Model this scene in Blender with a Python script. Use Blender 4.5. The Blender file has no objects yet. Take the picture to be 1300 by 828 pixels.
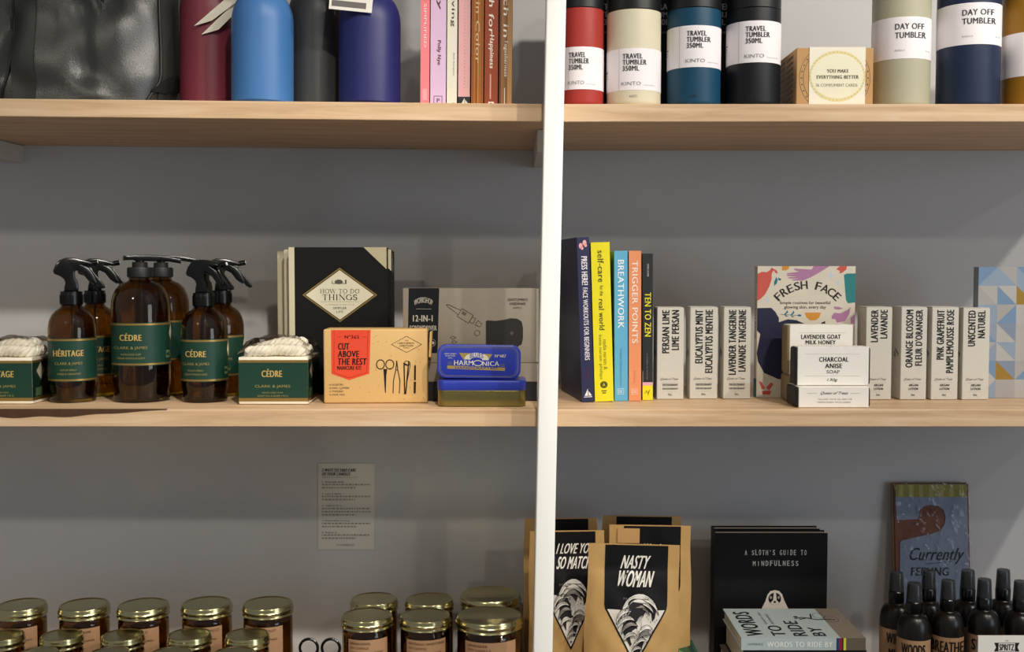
import bpy, bmesh, math, random
from mathutils import Vector, Matrix
from mathutils.geometry import tessellate_polygon
PI = math.pi
S = bpy.context.scene
COL = S.collection

# ---------------------------------------------------------------- camera, world, lamps, exposure
F, CX, CY, HOR = 1400.0, 650.0, 414.0, 345.0          # focal length, centre and horizon of the 1300x828 frame
DEPTH = 0.318                                          # shelf depth: wall at y = 0, shelf front at y = -DEPTH
PITCH = math.atan((CY - HOR) / F)
CAM = Vector((0.0, -(DEPTH + 1.345), 1.51875))
cd = bpy.data.cameras.new('camera'); cam = bpy.data.objects.new('camera', cd); COL.objects.link(cam)
cd.sensor_width = 36.0; cd.lens = F / 1300.0 * 36.0; cd.clip_start = 0.05
cam.location = CAM; cam.rotation_euler = (PI / 2 - PITCH, 0, 0)
S.camera = cam

W = bpy.data.worlds.new('shop_ambience'); S.world = W; W.use_nodes = True
bg = W.node_tree.nodes['Background']; bg.inputs[0].default_value = (0.93, 0.96, 1.0, 1); bg.inputs[1].default_value = 0.22

def spot(name, loc, target, watts, col, rad=0.035, angle=70, blend=0.5):
    l = bpy.data.lights.new(name, 'SPOT'); l.energy = watts; l.color = col
    l.shadow_soft_size = rad; l.spot_size = math.radians(angle); l.spot_blend = blend
    o = bpy.data.objects.new(name, l); COL.objects.link(o); o.location = loc
    d = Vector(target) - Vector(loc); o.rotation_euler = d.to_track_quat('-Z', 'Y').to_euler()
WARM = (1.0, 0.93, 0.83)
spot('lower_wall_fill_spot', (0.10, -1.34, 2.50), (-0.45, -0.25, 0.85), 68, WARM, 0.025, 62, 1.0)     # steep lamps close to the shelves
spot('lower_wall_fill_spot', (0.78, -1.34, 2.50), (0.32, -0.25, 1.45), 45, WARM, 0.025, 80, 0.8)
spot('lower_wall_fill_spot', (1.50, -1.34, 2.50), (0.00, -0.25, 1.50), 43, WARM, 0.025, 80, 0.8)
spot('lower_wall_fill_spot', (1.02, -2.37, 2.54), (-0.1, -0.2, 1.25), 15, WARM, 0.03, 75)       # shallow lamps further back
spot('lower_wall_fill_spot', (2.30, -2.37, 2.54), (0.4, -0.2, 1.25), 11, WARM, 0.03, 75)
spot('lower_wall_fill_spot', (-1.0, -2.37, 2.54), (-0.42, 0, 1.02), 28, (1.0, 0.93, 0.72), 0.05, 40, 1.0)  # added fill: lifts the lower left wall, standing in for brass lid glow
al = bpy.data.lights.new('cool_fill_light', 'AREA'); al.shape = 'RECTANGLE'; al.size = 1.0; al.size_y = 1.2; al.energy = 14; al.color = (0.72, 0.86, 1.0)  # unseen cool fill panel, added to lift the middle right wall
ao = bpy.data.objects.new('cool_fill_light', al); COL.objects.link(ao); ao.location = (2.5, -2.3, 1.5)
ao.rotation_euler = (Vector((0.4, 0, 1.55)) - ao.location).to_track_quat('-Z', 'Y').to_euler()
S.cycles.blur_glossy = 0.2

S.view_settings.view_transform = 'Standard'; S.view_settings.look = 'None'
S.view_settings.gamma = 1.0; S.view_settings.use_curve_mapping = False
S.view_settings.exposure = 0.0

# ---------------------------------------------------------------- camera geometry helpers
cp, sp = math.cos(PITCH), math.sin(PITCH)
def ray(px, py):
    u = (px - CX) / F; v = (CY - py) / F
    return Vector((u, cp + v * sp, -sp + v * cp))
def atY(px, py, Y):
    d = ray(px, py); return CAM + d * ((Y - CAM.y) / d.y)
def atZ(px, py, z):
    d = ray(px, py); return CAM + d * ((z - CAM.z) / d.z)
ZM = 1.35                                   # middle shelf top
ZT = atY(900, 132, -DEPTH).z                # upper shelf top
THICK = 0.0215
ZB = 0.920                                  # lower shelf top
def rect(px0, py0, px1, py1, Y):            # world x0, x1, z0, z1 of a frontal rectangle standing at depth Y
    my, mx = (py0 + py1) / 2, (px0 + px1) / 2
    return atY(px0, my, Y).x, atY(px1, my, Y).x, atY(mx, py1, Y).z, atY(mx, py0, Y).z
def face_cam(x, y):                         # yaw that turns a -y front towards the viewer
    return -math.atan2(x - CAM.x, y - CAM.y)

# ---------------------------------------------------------------- materials
def lin(h):
    h = h.lstrip('#'); c = [int(h[i:i + 2], 16) / 255 for i in (0, 2, 4)]
    return tuple(x / 12.92 if x <= 0.04045 else ((x + 0.055) / 1.055) ** 2.4 for x in c) + (1.0,)
MATS = {}
def M(name, hexc=None, rough=0.55, metal=0.0, spec=0.5, var=0.06, vscale=60.0, bump=0.0, bscale=300.0, trans=0.0, ior=1.45, coat=0.0):
    if name in MATS: return MATS[name]
    m = bpy.data.materials.new(name); m.use_nodes = True; nt = m.node_tree; b = nt.nodes['Principled BSDF']
    c = lin(hexc)
    b.inputs['Base Color'].default_value = c; b.inputs['Roughness'].default_value = rough
    b.inputs['Metallic'].default_value = metal; b.inputs['Specular IOR Level'].default_value = spec
    b.inputs['Transmission Weight'].default_value = trans; b.inputs['IOR'].default_value = ior
    b.inputs['Coat Weight'].default_value = coat
    tc = nt.nodes.new('ShaderNodeTexCoord')
    if var > 0:
        n = nt.nodes.new('ShaderNodeTexNoise'); n.inputs['Scale'].default_value = vscale; n.inputs['Detail'].default_value = 4
        nt.links.new(tc.outputs['Object'], n.inputs['Vector'])
        r = nt.nodes.new('ShaderNodeMapRange'); r.inputs['To Min'].default_value = 1 - var; r.inputs['To Max'].default_value = 1 + var
        nt.links.new(n.outputs['Fac'], r.inputs['Value'])
        x = nt.nodes.new('ShaderNodeMix'); x.data_type = 'RGBA'; x.blend_type = 'MULTIPLY'; x.inputs['Factor'].default_value = 1
        x.inputs['A'].default_value = c; nt.links.new(r.outputs['Result'], x.inputs['B'])
        nt.links.new(x.outputs['Result'], b.inputs['Base Color'])
    if bump > 0:
        n2 = nt.nodes.new('ShaderNodeTexNoise'); n2.inputs['Scale'].default_value = bscale; n2.inputs['Detail'].default_value = 3
        nt.links.new(tc.outputs['Object'], n2.inputs['Vector'])
        bp = nt.nodes.new('ShaderNodeBump'); bp.inputs['Strength'].default_value = bump; bp.inputs['Distance'].default_value = 0.001
        nt.links.new(n2.outputs['Fac'], bp.inputs['Height']); nt.links.new(bp.outputs['Normal'], b.inputs['Normal'])
    MATS[name] = m
    return m
def ink(hexc, rough=0.5, metal=0.0):
    return M('ink_' + hexc.lstrip('#') + ('m' if metal else ''), hexc, rough, metal, 0.3, var=0.03)

def wood_material():
    m = bpy.data.materials.new('maple_wood'); m.use_nodes = True; nt = m.node_tree; b = nt.nodes['Principled BSDF']
    tc = nt.nodes.new('ShaderNodeTexCoord'); mp = nt.nodes.new('ShaderNodeMapping'); mp.inputs['Scale'].default_value = (1.6, 22, 30)
    nt.links.new(tc.outputs['Object'], mp.inputs['Vector'])
    n = nt.nodes.new('ShaderNodeTexNoise'); n.inputs['Scale'].default_value = 3.0; n.inputs['Detail'].default_value = 6; n.inputs['Roughness'].default_value = 0.6
    n.inputs['Distortion'].default_value = 0.6
    nt.links.new(mp.outputs['Vector'], n.inputs['Vector'])
    r = nt.nodes.new('ShaderNodeValToRGB'); e = r.color_ramp.elements
    e[0].position = 0.25; e[0].color = lin('#b5926f'); e[1].position = 0.72; e[1].color = lin('#dcbf9f')
    k = r.color_ramp.elements.new(0.5); k.color = lin('#cfae89')
    nt.links.new(n.outputs['Fac'], r.inputs['Fac']); nt.links.new(r.outputs['Color'], b.inputs['Base Color'])
    b.inputs['Roughness'].default_value = 0.5; b.inputs['Specular IOR Level'].default_value = 0.35
    MATS['wood'] = m; return m
WOOD = wood_material()
WALL = M('painted_wall', '#c3c2c2', 0.6, spec=0.3, var=0.02, vscale=4, bump=0.08, bscale=500)
POSTW = M('gloss_white_paint', '#f2f1ec', 0.25, spec=0.5, var=0.01, bump=0.03, bscale=60)
FLOOR = M('floor_board', '#6e5a48', 0.6, var=0.2, vscale=8)
PAPER = M('page_paper', '#d9d2c0', 0.8, var=0.08, vscale=400)
WHITE = M('white_card', '#e9e4da', 0.5, spec=0.3, var=0.03)
LWHITE = M('white_label', '#efe9ea', 0.5, spec=0.3, var=0.02)
BLACKP = M('black_plastic', '#080808', 0.22, var=0.1)
BLACKM = M('matt_black', '#0e0e0f', 0.6, var=0.1)
KRAFT = M('kraft_card', '#b98f5c', 0.7, var=0.08, vscale=150)
KRAFTL = M('kraft_label', '#a5805e', 0.7, var=0.06, vscale=200)
GOLD = M('gold_foil', '#a88a4c', 0.35, metal=0.7, var=0.05)
BRASS = M('brass_lid', '#bfb688', 0.2, metal=1.0, var=0.05, bump=0.02, bscale=200)
GREEN = M('green_label', '#12382b', 0.45, var=0.06)
AMBER = M('amber_glass', '#a37c1a', 0.02, var=0.0, trans=1.0, ior=1.48)
CREAM = M('cream_card', '#e8e0cc', 0.6, var=0.04)

# ---------------------------------------------------------------- mesh builder
class MB:
    def __init__(s): s.v = []; s.f = []; s.fm = []; s.fs = []; s.mats = []
    def mi(s, m):
        if m not in s.mats: s.mats.append(m)
        return s.mats.index(m)
    def add(s, verts, faces, mat, smooth=False, T=None):
        o = len(s.v); k = s.mi(mat)
        for p in verts:
            p = Vector(p); s.v.append(T @ p if T else p)
        for f in faces: s.f.append([o + i for i in f]); s.fm.append(k); s.fs.append(smooth)
    def box(s, x0, x1, y0, y1, z0, z1, mat, bev=0.0, seg=2, T=None):
        bm = bmesh.new(); bmesh.ops.create_cube(bm, size=1)
        for v in bm.verts: v.co = Vector(((x0 + x1) / 2 + v.co.x * (x1 - x0), (y0 + y1) / 2 + v.co.y * (y1 - y0), (z0 + z1) / 2 + v.co.z * (z1 - z0)))
        if bev > 0: bmesh.ops.bevel(bm, geom=bm.edges[:], offset=bev, segments=seg, affect='EDGES', profile=0.5)
        s.frombm(bm, mat, bev > 0, T)
    def frombm(s, bm, mat, smooth=False, T=None):
        bm.verts.index_update()
        s.add([v.co.copy() for v in bm.verts], [[v.index for v in f.verts] for f in bm.faces], mat, smooth, T); bm.free()
    def lathe(s, prof, mat, seg=40, a0=None, a1=None, T=None, smooth=True):
        full = a0 is None; n = seg if full else seg + 1
        V = []; Fc = []
        for i in range(n):
            a = (2 * PI * i / seg) if full else a0 + (a1 - a0) * i / seg
            for r, z in prof: V.append((r * math.sin(a), -r * math.cos(a), z))
        k = len(prof)
        for i in range(seg):
            j = (i + 1) % n
            for q in range(k - 1): Fc.append([i * k + q, j * k + q, j * k + q + 1, i * k + q + 1])
        s.add(V, Fc, mat, smooth, T)
        if full:
            if prof[0][0] > 1e-6: s.add([V[i * k] for i in range(n)], [list(range(n))[::-1]], mat, False, T)
            if prof[-1][0] > 1e-6: s.add([V[i * k + k - 1] for i in range(n)], [list(range(n))], mat, False, T)
    def tube(s, pts, r, mat, seg=8, closed=False, T=None):
        pts = [Vector(p) for p in pts]; n = len(pts); R = r if isinstance(r, (list, tuple)) else [r] * n
        V = []; Fc = []; up = Vector((0.13, 0.31, 0.94))
        prev = None
        for i, p in enumerate(pts):
            a = pts[(i - 1) % n] if closed or i > 0 else p; b = pts[(i + 1) % n] if closed or i < n - 1 else p
            t = (b - a).normalized()
            if prev is None: prev = t.cross(up).normalized()
            u = (prev - t * prev.dot(t)).normalized(); w = t.cross(u); prev = u
            for j in range(seg):
                c = 2 * PI * j / seg; V.append(p + (u * math.cos(c) + w * math.sin(c)) * R[i])
        for i in range(n if closed else n - 1):
            k = (i + 1) % n
            for j in range(seg): Fc.append([i * seg + j, i * seg + (j + 1) % seg, k * seg + (j + 1) % seg, k * seg + j])
        if not closed: Fc += [list(range(seg))[::-1], [(n - 1) * seg + j for j in range(seg)]]
        s.add(V, Fc, mat, True, T)
    def prism(s, pts, y0, y1, mat, bev=0.0, T=None):         # polygon in x,z pushed through y
        bm = bmesh.new(); vs = [bm.verts.new((p[0], y0, p[1])) for p in pts]; f = bm.faces.new(vs)
        r = bmesh.ops.extrude_face_region(bm, geom=[f])
        for e in r['geom']:
            if isinstance(e, bmesh.types.BMVert): e.co.y = y1
        bmesh.ops.recalc_face_normals(bm, faces=bm.faces[:])
        if bev > 0:
            ed = [e for e in bm.edges if abs(e.verts[0].co.y - e.verts[1].co.y) < 1e-7]
            bmesh.ops.bevel(bm, geom=ed, offset=bev, segments=2, affect='EDGES', profile=0.5)
        bmesh.ops.triangulate(bm, faces=[f for f in bm.faces if len(f.verts) > 4])
        s.frombm(bm, mat, bev > 0, T)
    def build(s, name, parent=None, sharp=35):
        me = bpy.data.meshes.new(name)
        me.from_pydata([tuple(v) for v in s.v], [], s.f)
        for m in s.mats: me.materials.append(m)
        me.polygons.foreach_set('material_index', s.fm); me.polygons.foreach_set('use_smooth', s.fs)
        me.update()
        if any(s.fs): me.set_sharp_from_angle(angle=math.radians(sharp))
        o = bpy.data.objects.new(name, me); COL.objects.link(o)
        if parent: o.parent = parent
        return o

def tag(o, label=None, cat=None, group=None, kind=None):
    for k, v in (('label', label), ('category', cat), ('group', group), ('kind', kind)):
        if v: o[k] = v
    return o
def thing(name, label, cat, loc=(0, 0, 0), rot=(0, 0, 0), group=None):
    o = bpy.data.objects.new(name, None); COL.objects.link(o); o.empty_display_size = 0.02
    o.location = loc; o.rotation_euler = rot
    return tag(o, label, cat, group)

# ---------------------------------------------------------------- printing on surfaces
TXT = {}
def glyphs(s, sp=1.0):
    if (s, sp) in TXT: return TXT[s, sp]
    c = bpy.data.curves.new('lettering', 'FONT'); c.body = s; c.size = 1.0; c.resolution_u = 3; c.space_character = sp
    o = bpy.data.objects.new('lettering', c); me = o.to_mesh()
    me.calc_loop_triangles()
    v = [(p.co.x, p.co.y) for p in me.vertices]; t = [tuple(q.vertices) for q in me.loop_triangles]
    o.to_mesh_clear(); bpy.data.objects.remove(o); bpy.data.curves.remove(c)
    x0 = min(p[0] for p in v); x1 = max(p[0] for p in v); y0 = min(p[1] for p in v); y1 = max(p[1] for p in v)
    TXT[s, sp] = ([((p[0] - x0) / (x1 - x0), (p[1] - y0) / max(y1 - y0, 1e-6)) for p in v], t, (x1 - x0) / max(y1 - y0, 1e-6))
    return TXT[s, sp]
STEP = 0.00013
class Ink:
    def __init__(s, mb, fn, w, h): s.mb, s.fn, s.w, s.h = mb, fn, w, h
    def pts(s, P, layer): return [s.fn(u, v, STEP * layer) for u, v in P]
    def text(s, t, u0, v0, u1, v1, mat, bold=0.0, rot=0, shear=0.0, layer=3, arch=0.0):
        g, tri, asp = glyphs(t, 1.0 if bold <= 0 else 1.0 + 2.2 * bold)
        L, Hc = (abs(u1 - u0) * s.w, abs(v1 - v0) * s.h) if rot == 0 else (abs(v1 - v0) * s.h, abs(u1 - u0) * s.w)
        da = bold * Hc / L
        offs = [0.0] if bold <= 0 else [-da * .8, da * .8]
        for k, d in enumerate(offs):
            P = []
            for a, b in g:
                a = a * (1 - 2 * da) + da + d + shear * (b - 0.5) * Hc / L
                if arch: b = b + arch * (1 - (2 * a - 1) ** 2)
                if rot == 0: P.append((u0 + a * (u1 - u0), v1 + b * (v0 - v1)))
                elif rot == 90: P.append((u1 - b * (u1 - u0), v1 - a * (v1 - v0)))
                else: P.append((u0 + b * (u1 - u0), v0 + a * (v1 - v0)))
            s.mb.add(s.pts(P, layer + k * 0.12), tri, mat)
    def poly(s, P, mat, layer=1):
        tri = tessellate_polygon([[Vector((u * s.w, v * s.h, 0)) for u, v in P]])
        s.mb.add(s.pts(P, layer), [list(t) for t in tri], mat)
    def rect(s, u0, v0, u1, v1, mat, layer=1): s.poly([(u0, v0), (u1, v0), (u1, v1), (u0, v1)], mat, layer)
    def line(s, P, wd, mat, layer=2, closed=False):          # width in metres
        if closed: P = list(P) + [P[0]]
        for (a, b), (c, d) in zip(P, P[1:]):
            dx, dy = (c - a) * s.w, (d - b) * s.h; L = math.hypot(dx, dy)
            if L < 1e-9: continue
            ex, ey = dx / L * wd / 2, dy / L * wd / 2; nx, ny = -ey / s.w, ex / s.h; ex, ey = ex / s.w, ey / s.h
            s.k = (getattr(s, 'k', 0) + 1) % 90
            s.mb.add(s.pts([(a - ex + nx, b - ey + ny), (c + ex + nx, d + ey + ny), (c + ex - nx, d + ey - ny), (a - ex - nx, b - ey - ny)], layer + s.k * .01), [[0, 1, 2, 3]], mat)
    def frame(s, u0, v0, u1, v1, wd, mat, layer=2): s.line([(u0, v0), (u1, v0), (u1, v1), (u0, v1)], wd, mat, layer, True)
    def ell(s, cu, cv, ru, rv, mat, layer=1, n=28, a0=0.0, a1=2 * PI):
        s.poly([(cu + ru * math.cos(a0 + (a1 - a0) * i / n), cv + rv * math.sin(a0 + (a1 - a0) * i / n)) for i in range(n + (a1 - a0 < 6))], mat, layer)
    def ring(s, cu, cv, ru, rv, wd, mat, layer=2, n=32, a0=0.0, a1=2 * PI):
        s.line([(cu + ru * math.cos(a0 + (a1 - a0) * i / n), cv + rv * math.sin(a0 + (a1 - a0) * i / n)) for i in range(n + 1)], wd, mat, layer)
    def serif(s, t, u0, v0, u1, v1, mat, layer=3, th=0.13, tn=0.05):
        # roman capitals drawn from stems, hairlines, bowls and serifs
        wd = {'H': .82, 'O': .86, 'W': 1.1, 'T': .74, 'D': .82, 'I': .36, 'N': .84, 'G': .84, 'S': .58, ' ': .34}
        tot = sum(wd[c] + .08 for c in t) - .08; hh = abs(v1 - v0); k = (u1 - u0) / tot; x = 0.0
        lw = abs(v1 - v0) * s.h
        def L(P, w): s.line([(u0 + (x + a) * k, v1 + b * (v0 - v1)) for a, b in P], w * lw, mat, layer)
        for c in t:
            w = wd[c]
            def ser(a, b): L([(a - .1, b), (a + .1, b)], tn)
            def stem(a, q=th): L([(a, .03), (a, .97)], q); ser(a, .02); ser(a, .98)
            def arc(cx, cy, rx, ry, a0, a1, q=None):
                N = 18
                for i in range(N):
                    p = a0 + (a1 - a0) * i / N; r = a0 + (a1 - a0) * (i + 1) / N
                    L([(cx + rx * math.cos(p), cy + ry * math.sin(p)), (cx + rx * math.cos(r), cy + ry * math.sin(r))], tn + (th - tn) * abs(math.cos((p + r) / 2)))
            if c == 'H': stem(.15); stem(w - .15); L([(.15, .5), (w - .15, .5)], tn)
            elif c == 'T': stem(w / 2); L([(.03, .97), (w - .03, .97)], tn); L([(.03, .97), (.03, .8)], tn); L([(w - .03, .97), (w - .03, .8)], tn)
            elif c == 'I': stem(w / 2)
            elif c == 'O': arc(w / 2, .5, w / 2 - .08, .48, 0, 2 * PI)
            elif c == 'D': stem(.16); arc(.2, .5, w - .3, .47, -PI / 2, PI / 2)
            elif c == 'N': stem(.13, tn); stem(w - .13, tn); L([(.13, .97), (w - .13, .03)], th)
            elif c == 'W':
                L([(.06, .97), (.34, .03)], th); L([(.34, .03), (.55, .97)], tn); L([(.55, .97), (.82, .03)], th); L([(.82, .03), (1.04, .97)], tn)
                ser(.08, .98); ser(.55, .98); ser(1.02, .98)
            elif c == 'G': arc(w / 2, .5, w / 2 - .08, .48, .22 * PI, 2 * PI - .12); L([(w - .1, .45), (w - .1, .1)], th); ser(w - .12, .46)
            elif c == 'S': arc(w / 2, .73, w / 2 - .1, .24, .15 * PI, 1.5 * PI); arc(w / 2, .26, w / 2 - .08, .25, -PI * .9, PI / 2)
            x += w + .08
def front_ink(mb, x0, x1, y, z0, z1):
    return Ink(mb, lambda u, v, o: Vector((x0 + u * (x1 - x0), y - o, z1 - v * (z1 - z0))), x1 - x0, z1 - z0)
def cyl_ink(mb, R, z0, z1, half=PI / 2):                     # u = screen-like fraction across the front, v down
    def fn(u, v, o):
        a = math.asin(max(-1, min(1, 2 * u - 1))); r = R + o
        return Vector((r * math.sin(a), -r * math.cos(a), z1 - v * (z1 - z0)))
    return Ink(mb, fn, 2 * R, z1 - z0)
def greek(i, u0, v0, u1, v1, n, mat, rng, layer=3):          # rows of tiny illegible print
    dv = (v1 - v0) / n
    for k in range(n):
        u = u0; end = u1 if k < n - 1 else u0 + (u1 - u0) * 0.7
        while u < end:
            w = rng.uniform(.02, .07) * (u1 - u0) / 1.0
            i.rect(u, v0 + k * dv, min(u + w, end), v0 + k * dv + dv * .45, mat, layer); u += w + .018 * (u1 - u0)
rng = random.Random(7)

# ================================================================ the setting
mb = MB(); mb.box(-2.2, 2.2, 0.0005, 0.12, 0, 2.7, WALL); tag(mb.build('wall_back'), 'grey white painted wall behind the shelves', 'wall', kind='structure')
mb = MB(); mb.box(-2.2, 2.2, -3.2, 0.12, -0.05, 0, FLOOR); tag(mb.build('floor'), 'brown floor below the shelves', 'floor', kind='structure')

# white post between the bays (leans a little)
a = atY(703.6, 132, -0.362); b = atY(695.6, 520, -0.362); sl = (a.x - b.x) / (a.z - b.z)
PW = 0.0232
def post_x(z): return b.x + (z - b.z) * sl
mb = MB(); mb.box(-PW / 2, PW / 2, -0.362, -0.3185, 0, 2.55, POSTW, 0.002, 3)
for i, v in enumerate(mb.v): v.x += post_x(v.z)
tag(mb.build('shelf_post'), 'glossy white upright post in front of the shelves between the two bays', 'post')

def shelf(label, x0, x1, ztop, tilt=0.0, xpiv=0.0, bark=False):
    t = thing('wooden_shelf', label, 'shelf', (xpiv, 0, ztop), (0, tilt, 0), 'maple shelf boards')
    m = MB(); m.box(x0 - xpiv, x1 - xpiv, -DEPTH, 0, -THICK, 0, WOOD, 0.0008, 1); m.build('board', t)
    if bark:
        m = MB(); BK = M('dark_bark', '#4a2f1c', 0.8, var=0.3, vscale=80, bump=0.5, bscale=120)
        n = 30; A = []
        for i in range(n + 1):
            px = -30 + (212 + 30) * i / n; top = atY(px, 518.6, -DEPTH).z; s_ = (px - 0) / 212.0
            d = 9.5 * max(0, math.sin(PI * min(1, max(0, (px + 150) / 362)))) ** 1.3 * (1 + .12 * math.sin(px * .09))
            A.append((px, d))
        V = []; Fc = []
        for px, d in A:
            p = atY(px, 521, -DEPTH); x = p.x - xpiv; hgt = d * 0.00096
            V += [(x, -DEPTH - .0007, -0.0002), (x, -DEPTH - .0007, -0.0002 - hgt), (x, -DEPTH + .004, 0.0004), (x, -DEPTH + .002, -0.0002 - hgt)]
        for i in range(n):
            o = 4 * i; Fc += [[o, o + 4, o + 5, o + 1], [o, o + 2, o + 6, o + 4], [o + 1, o + 5, o + 7, o + 3]]
        m.add(V, Fc, BK, True); tag(m.build('bark_edge', t), 'dark brown bark left on the front edge')
    return t
XP = post_x(1.5)
tl_slope = (atY(0, 125, -DEPTH).z - atY(690, 131.8, -DEPTH).z) / (atY(690, 132, -DEPTH).x - atY(0, 125, -DEPTH).x)
TILT = math.atan(tl_slope)
def ztl(x): return ZT + (XP - x) * tl_slope               # the upper left shelf falls slightly to the right
shelf('upper left shelf board holding the black bag and the bottles', -0.86, XP - .0005, ZT, TILT, XP)
shelf('upper right shelf board holding the tumblers', XP + .0005, 0.87, ZT)
shelf('middle left shelf board with dark bark on its front edge', -0.86, XP - .0005, ZM, bark=True)
shelf('middle right shelf board holding the cartons and soaps', XP + .0005, 0.87, ZM)
shelf('lower left shelf board under the candle jars', -0.86, XP - .0005, ZB)
shelf('lower right shelf board under the coffee pouches and mist bottles', XP + .0005, 0.87, ZB)
# bracket bars under the upper left board
CLEAT = M('white_bracket_paint', '#c9c4ba', 0.5, var=0.04)
for px, side, lab in ((30, 1, 'white bracket bar under the far left end of the upper left shelf'), (677.5, -1, 'white bracket bar under the upper left shelf beside the post')):
    x = atY(px, 195, 0).x; zt = ztl(x) - THICK - .0006; w = .02
    x0, x1 = (x - w, x) if side > 0 else (x, x + w)
    zt = min(ztl(x0), ztl(x1)) - THICK - .0008
    m = MB(); m.prism([(-0.0, -.0), (-0.0, -.025), (-.22, -.025), (-.25, -.012), (-.25, 0)], 0, w, CLEAT)
    T = Matrix.Translation((x0, 0, zt)) @ Matrix.Rotation(PI / 2, 4, 'Z') @ Matrix.Scale(-1, 4, (0, 1, 0))
    for v in m.v: v.xyz = Vector((x0 + v.y, v.x, zt + v.z))
    tag(m.build('shelf_bracket'), lab, 'bracket', 'shelf bracket bars')

# ================================================================ builders
def book(label, W_, H_, D_, cover, loc, rot=(0, 0, 0), group=None, spine=None, front=None, back=None, inset=.002, board=.0016, page=None, name='book', round_=0.0):
    t = thing(name, label, 'book', loc, rot, group)
    m = MB(); w = W_ / 2; b = min(board, W_ * .2)
    if round_ > 0: sp_ = [(-w + W_ * i / 10, -round_ * math.sin(PI * i / 10) + round_ * 0) for i in range(11)]
    else: sp_ = [(-w, 0), (w, 0)]
    outer = sp_ + [(w, D_), (w - b, D_), (w - b, b * 1.2), (-w + b, b * 1.2), (-w + b, D_), (-w, D_)]
    tri = tessellate_polygon([[Vector((x, y, 0)) for x, y in outer]]); n = len(outer)
    m.add([(x, y, 0) for x, y in outer] + [(x, y, H_) for x, y in outer],
          [list(q) for q in tri] + [[i + n for i in q] for q in tri] + [[i, (i + 1) % n, n + (i + 1) % n, n + i] for i in range(n)], cover)
    if spine: spine(Ink(m, lambda u, v, o: Vector((-w + u * W_, -o, H_ * (1 - v))), W_, H_))
    if front: front(Ink(m, lambda u, v, o: Vector((w + o, u * D_, H_ * (1 - v))), D_, H_))
    if back: back(Ink(m, lambda u, v, o: Vector((-w - o, D_ * (1 - u), H_ * (1 - v))), D_, H_))
    m.build('cover', t)
    m = MB(); m.box(-w + b * 1.05, w - b * 1.05, b * 1.4, D_ - inset, inset, H_ - inset, page or PAPER); m.build('pages', t)
    return t
def book_px(label, px0, px1, py0, py1, Y, D_, cover, **k):     # standing book, spine to the viewer
    x0, x1, z0, z1 = rect(px0, py0, px1, py1, Y)
    base = k.pop('base', z0)
    return book(label, x1 - x0 - .0007, z1 - base, D_, cover, ((x0 + x1) / 2, Y, base), **k)

# ================================================================ upper left shelf
# --- black leather bag
LEA = M('glossy_black_leather', '#2b2b29', 0.33, spec=1.0, var=0.15, vscale=30, bump=0.35, bscale=650)
LEAM = M('matt_black_leather', '#2b2c29', 0.6, spec=0.4, var=0.1, bump=0.3, bscale=400)
YB = -.205
xr = atY(219, 100, YB - .03).x; xl = atY(-95, 100, YB).x; xc, rx = (xr + xl) / 2, (xr - xl) / 2; ry = .082; HB = .33
def bag_surf(t, z, off=0.0):
    e = 2 / 3.4; k = 1 - .05 * (z / HB) - .25 * max(0, .04 - z) / .04 * .25
    c, s_ = math.cos(t), math.sin(t)
    x = (rx * k + off) * math.copysign(abs(c) ** e, c); y = (ry * (1 - .35 * z / HB) + off) * math.copysign(abs(s_) ** e, s_)
    if s_ < 0:
        q = abs(s_) ** 2
        wr = .0045 * math.sin(60 * x + 25 * z + 2.2 * math.sin(28 * z)) + .0035 * math.sin(34 * x - 62 * z + 1.0) + .002 * math.sin(120 * x + 66 * z + 2 * math.sin(45 * z))
        wr += -.008 * math.exp(-((x + .012 - .28 * (z - .06)) / .016) ** 2) - .006 * math.exp(-((x - .085 + .05 * (z - .06)) / .012) ** 2)
        y += wr * q * min(1, z / .03)
    return Vector((x, y, z))
bag = thing('leather_bag', 'glossy black creased leather bag on the upper left shelf', 'bag', (xc, YB, ztl(xc) + .001), (0, TILT, 0))
m = MB(); NA, NZ = 160, 60; V = []
for j in range(NZ + 1):
    z = HB * j / NZ
    for i in range(NA): V.append(bag_surf(2 * PI * i / NA, z))
Fc = [[j * NA + i, j * NA + (i + 1) % NA, (j + 1) * NA + (i + 1) % NA, (j + 1) * NA + i] for j in range(NZ) for i in range(NA)]
Fc += [list(range(NA))[::-1], [NZ * NA + i for i in range(NA)]]
m.add(V, Fc, LEA, True); m.build('body', bag)
def t_of_x(xx, z):                                            # front-surface angle for a local x
    k = rx * (1 - .05 * z / HB); q = max(-1, min(1, xx / k)); c = math.copysign(abs(q) ** (3.4 / 2), q)
    return -math.acos(max(-1, min(1, c)))
def strip(xa, xb, za, zb, name, mat, off, n=40, k=10):
    m = MB(); V = []
    for j in range(n + 1):
        f = j / n; z = za + (zb - za) * f
        A = xa(f) if callable(xa) else xa; B = xb(f) if callable(xb) else xb
        for lay in (off, -.001):
            for i in range(k + 1): V.append(bag_surf(t_of_x(A + (B - A) * i / k, z), z, lay))
    r = 2 * (k + 1); Fc = []
    for j in range(n):
        for i in range(k): Fc.append([j * r + i, j * r + i + 1, (j + 1) * r + i + 1, (j + 1) * r + i])
        Fc.append([j * r, (j + 1) * r, (j + 1) * r + k + 1, j * r + k + 1]); Fc.append([j * r + k, j * r + 2 * k + 1, (j + 1) * r + 2 * k + 1, (j + 1) * r + k])
    m.add(V, Fc, mat, True); return m.build(name, bag)
def bx(px, py=70): return atY(px, py, YB - ry * .93).x - xc
strip(bx(18), bx(46), .003, HB - .004, 'front_strap', LEAM, .0025)
tag(strip(lambda f: bx(196) - .012 * f, lambda f: bx(217) - .008 * f, .003, HB - .004, 'side_strap', LEAM, .0022), 'matt black strip along the right edge')
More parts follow.
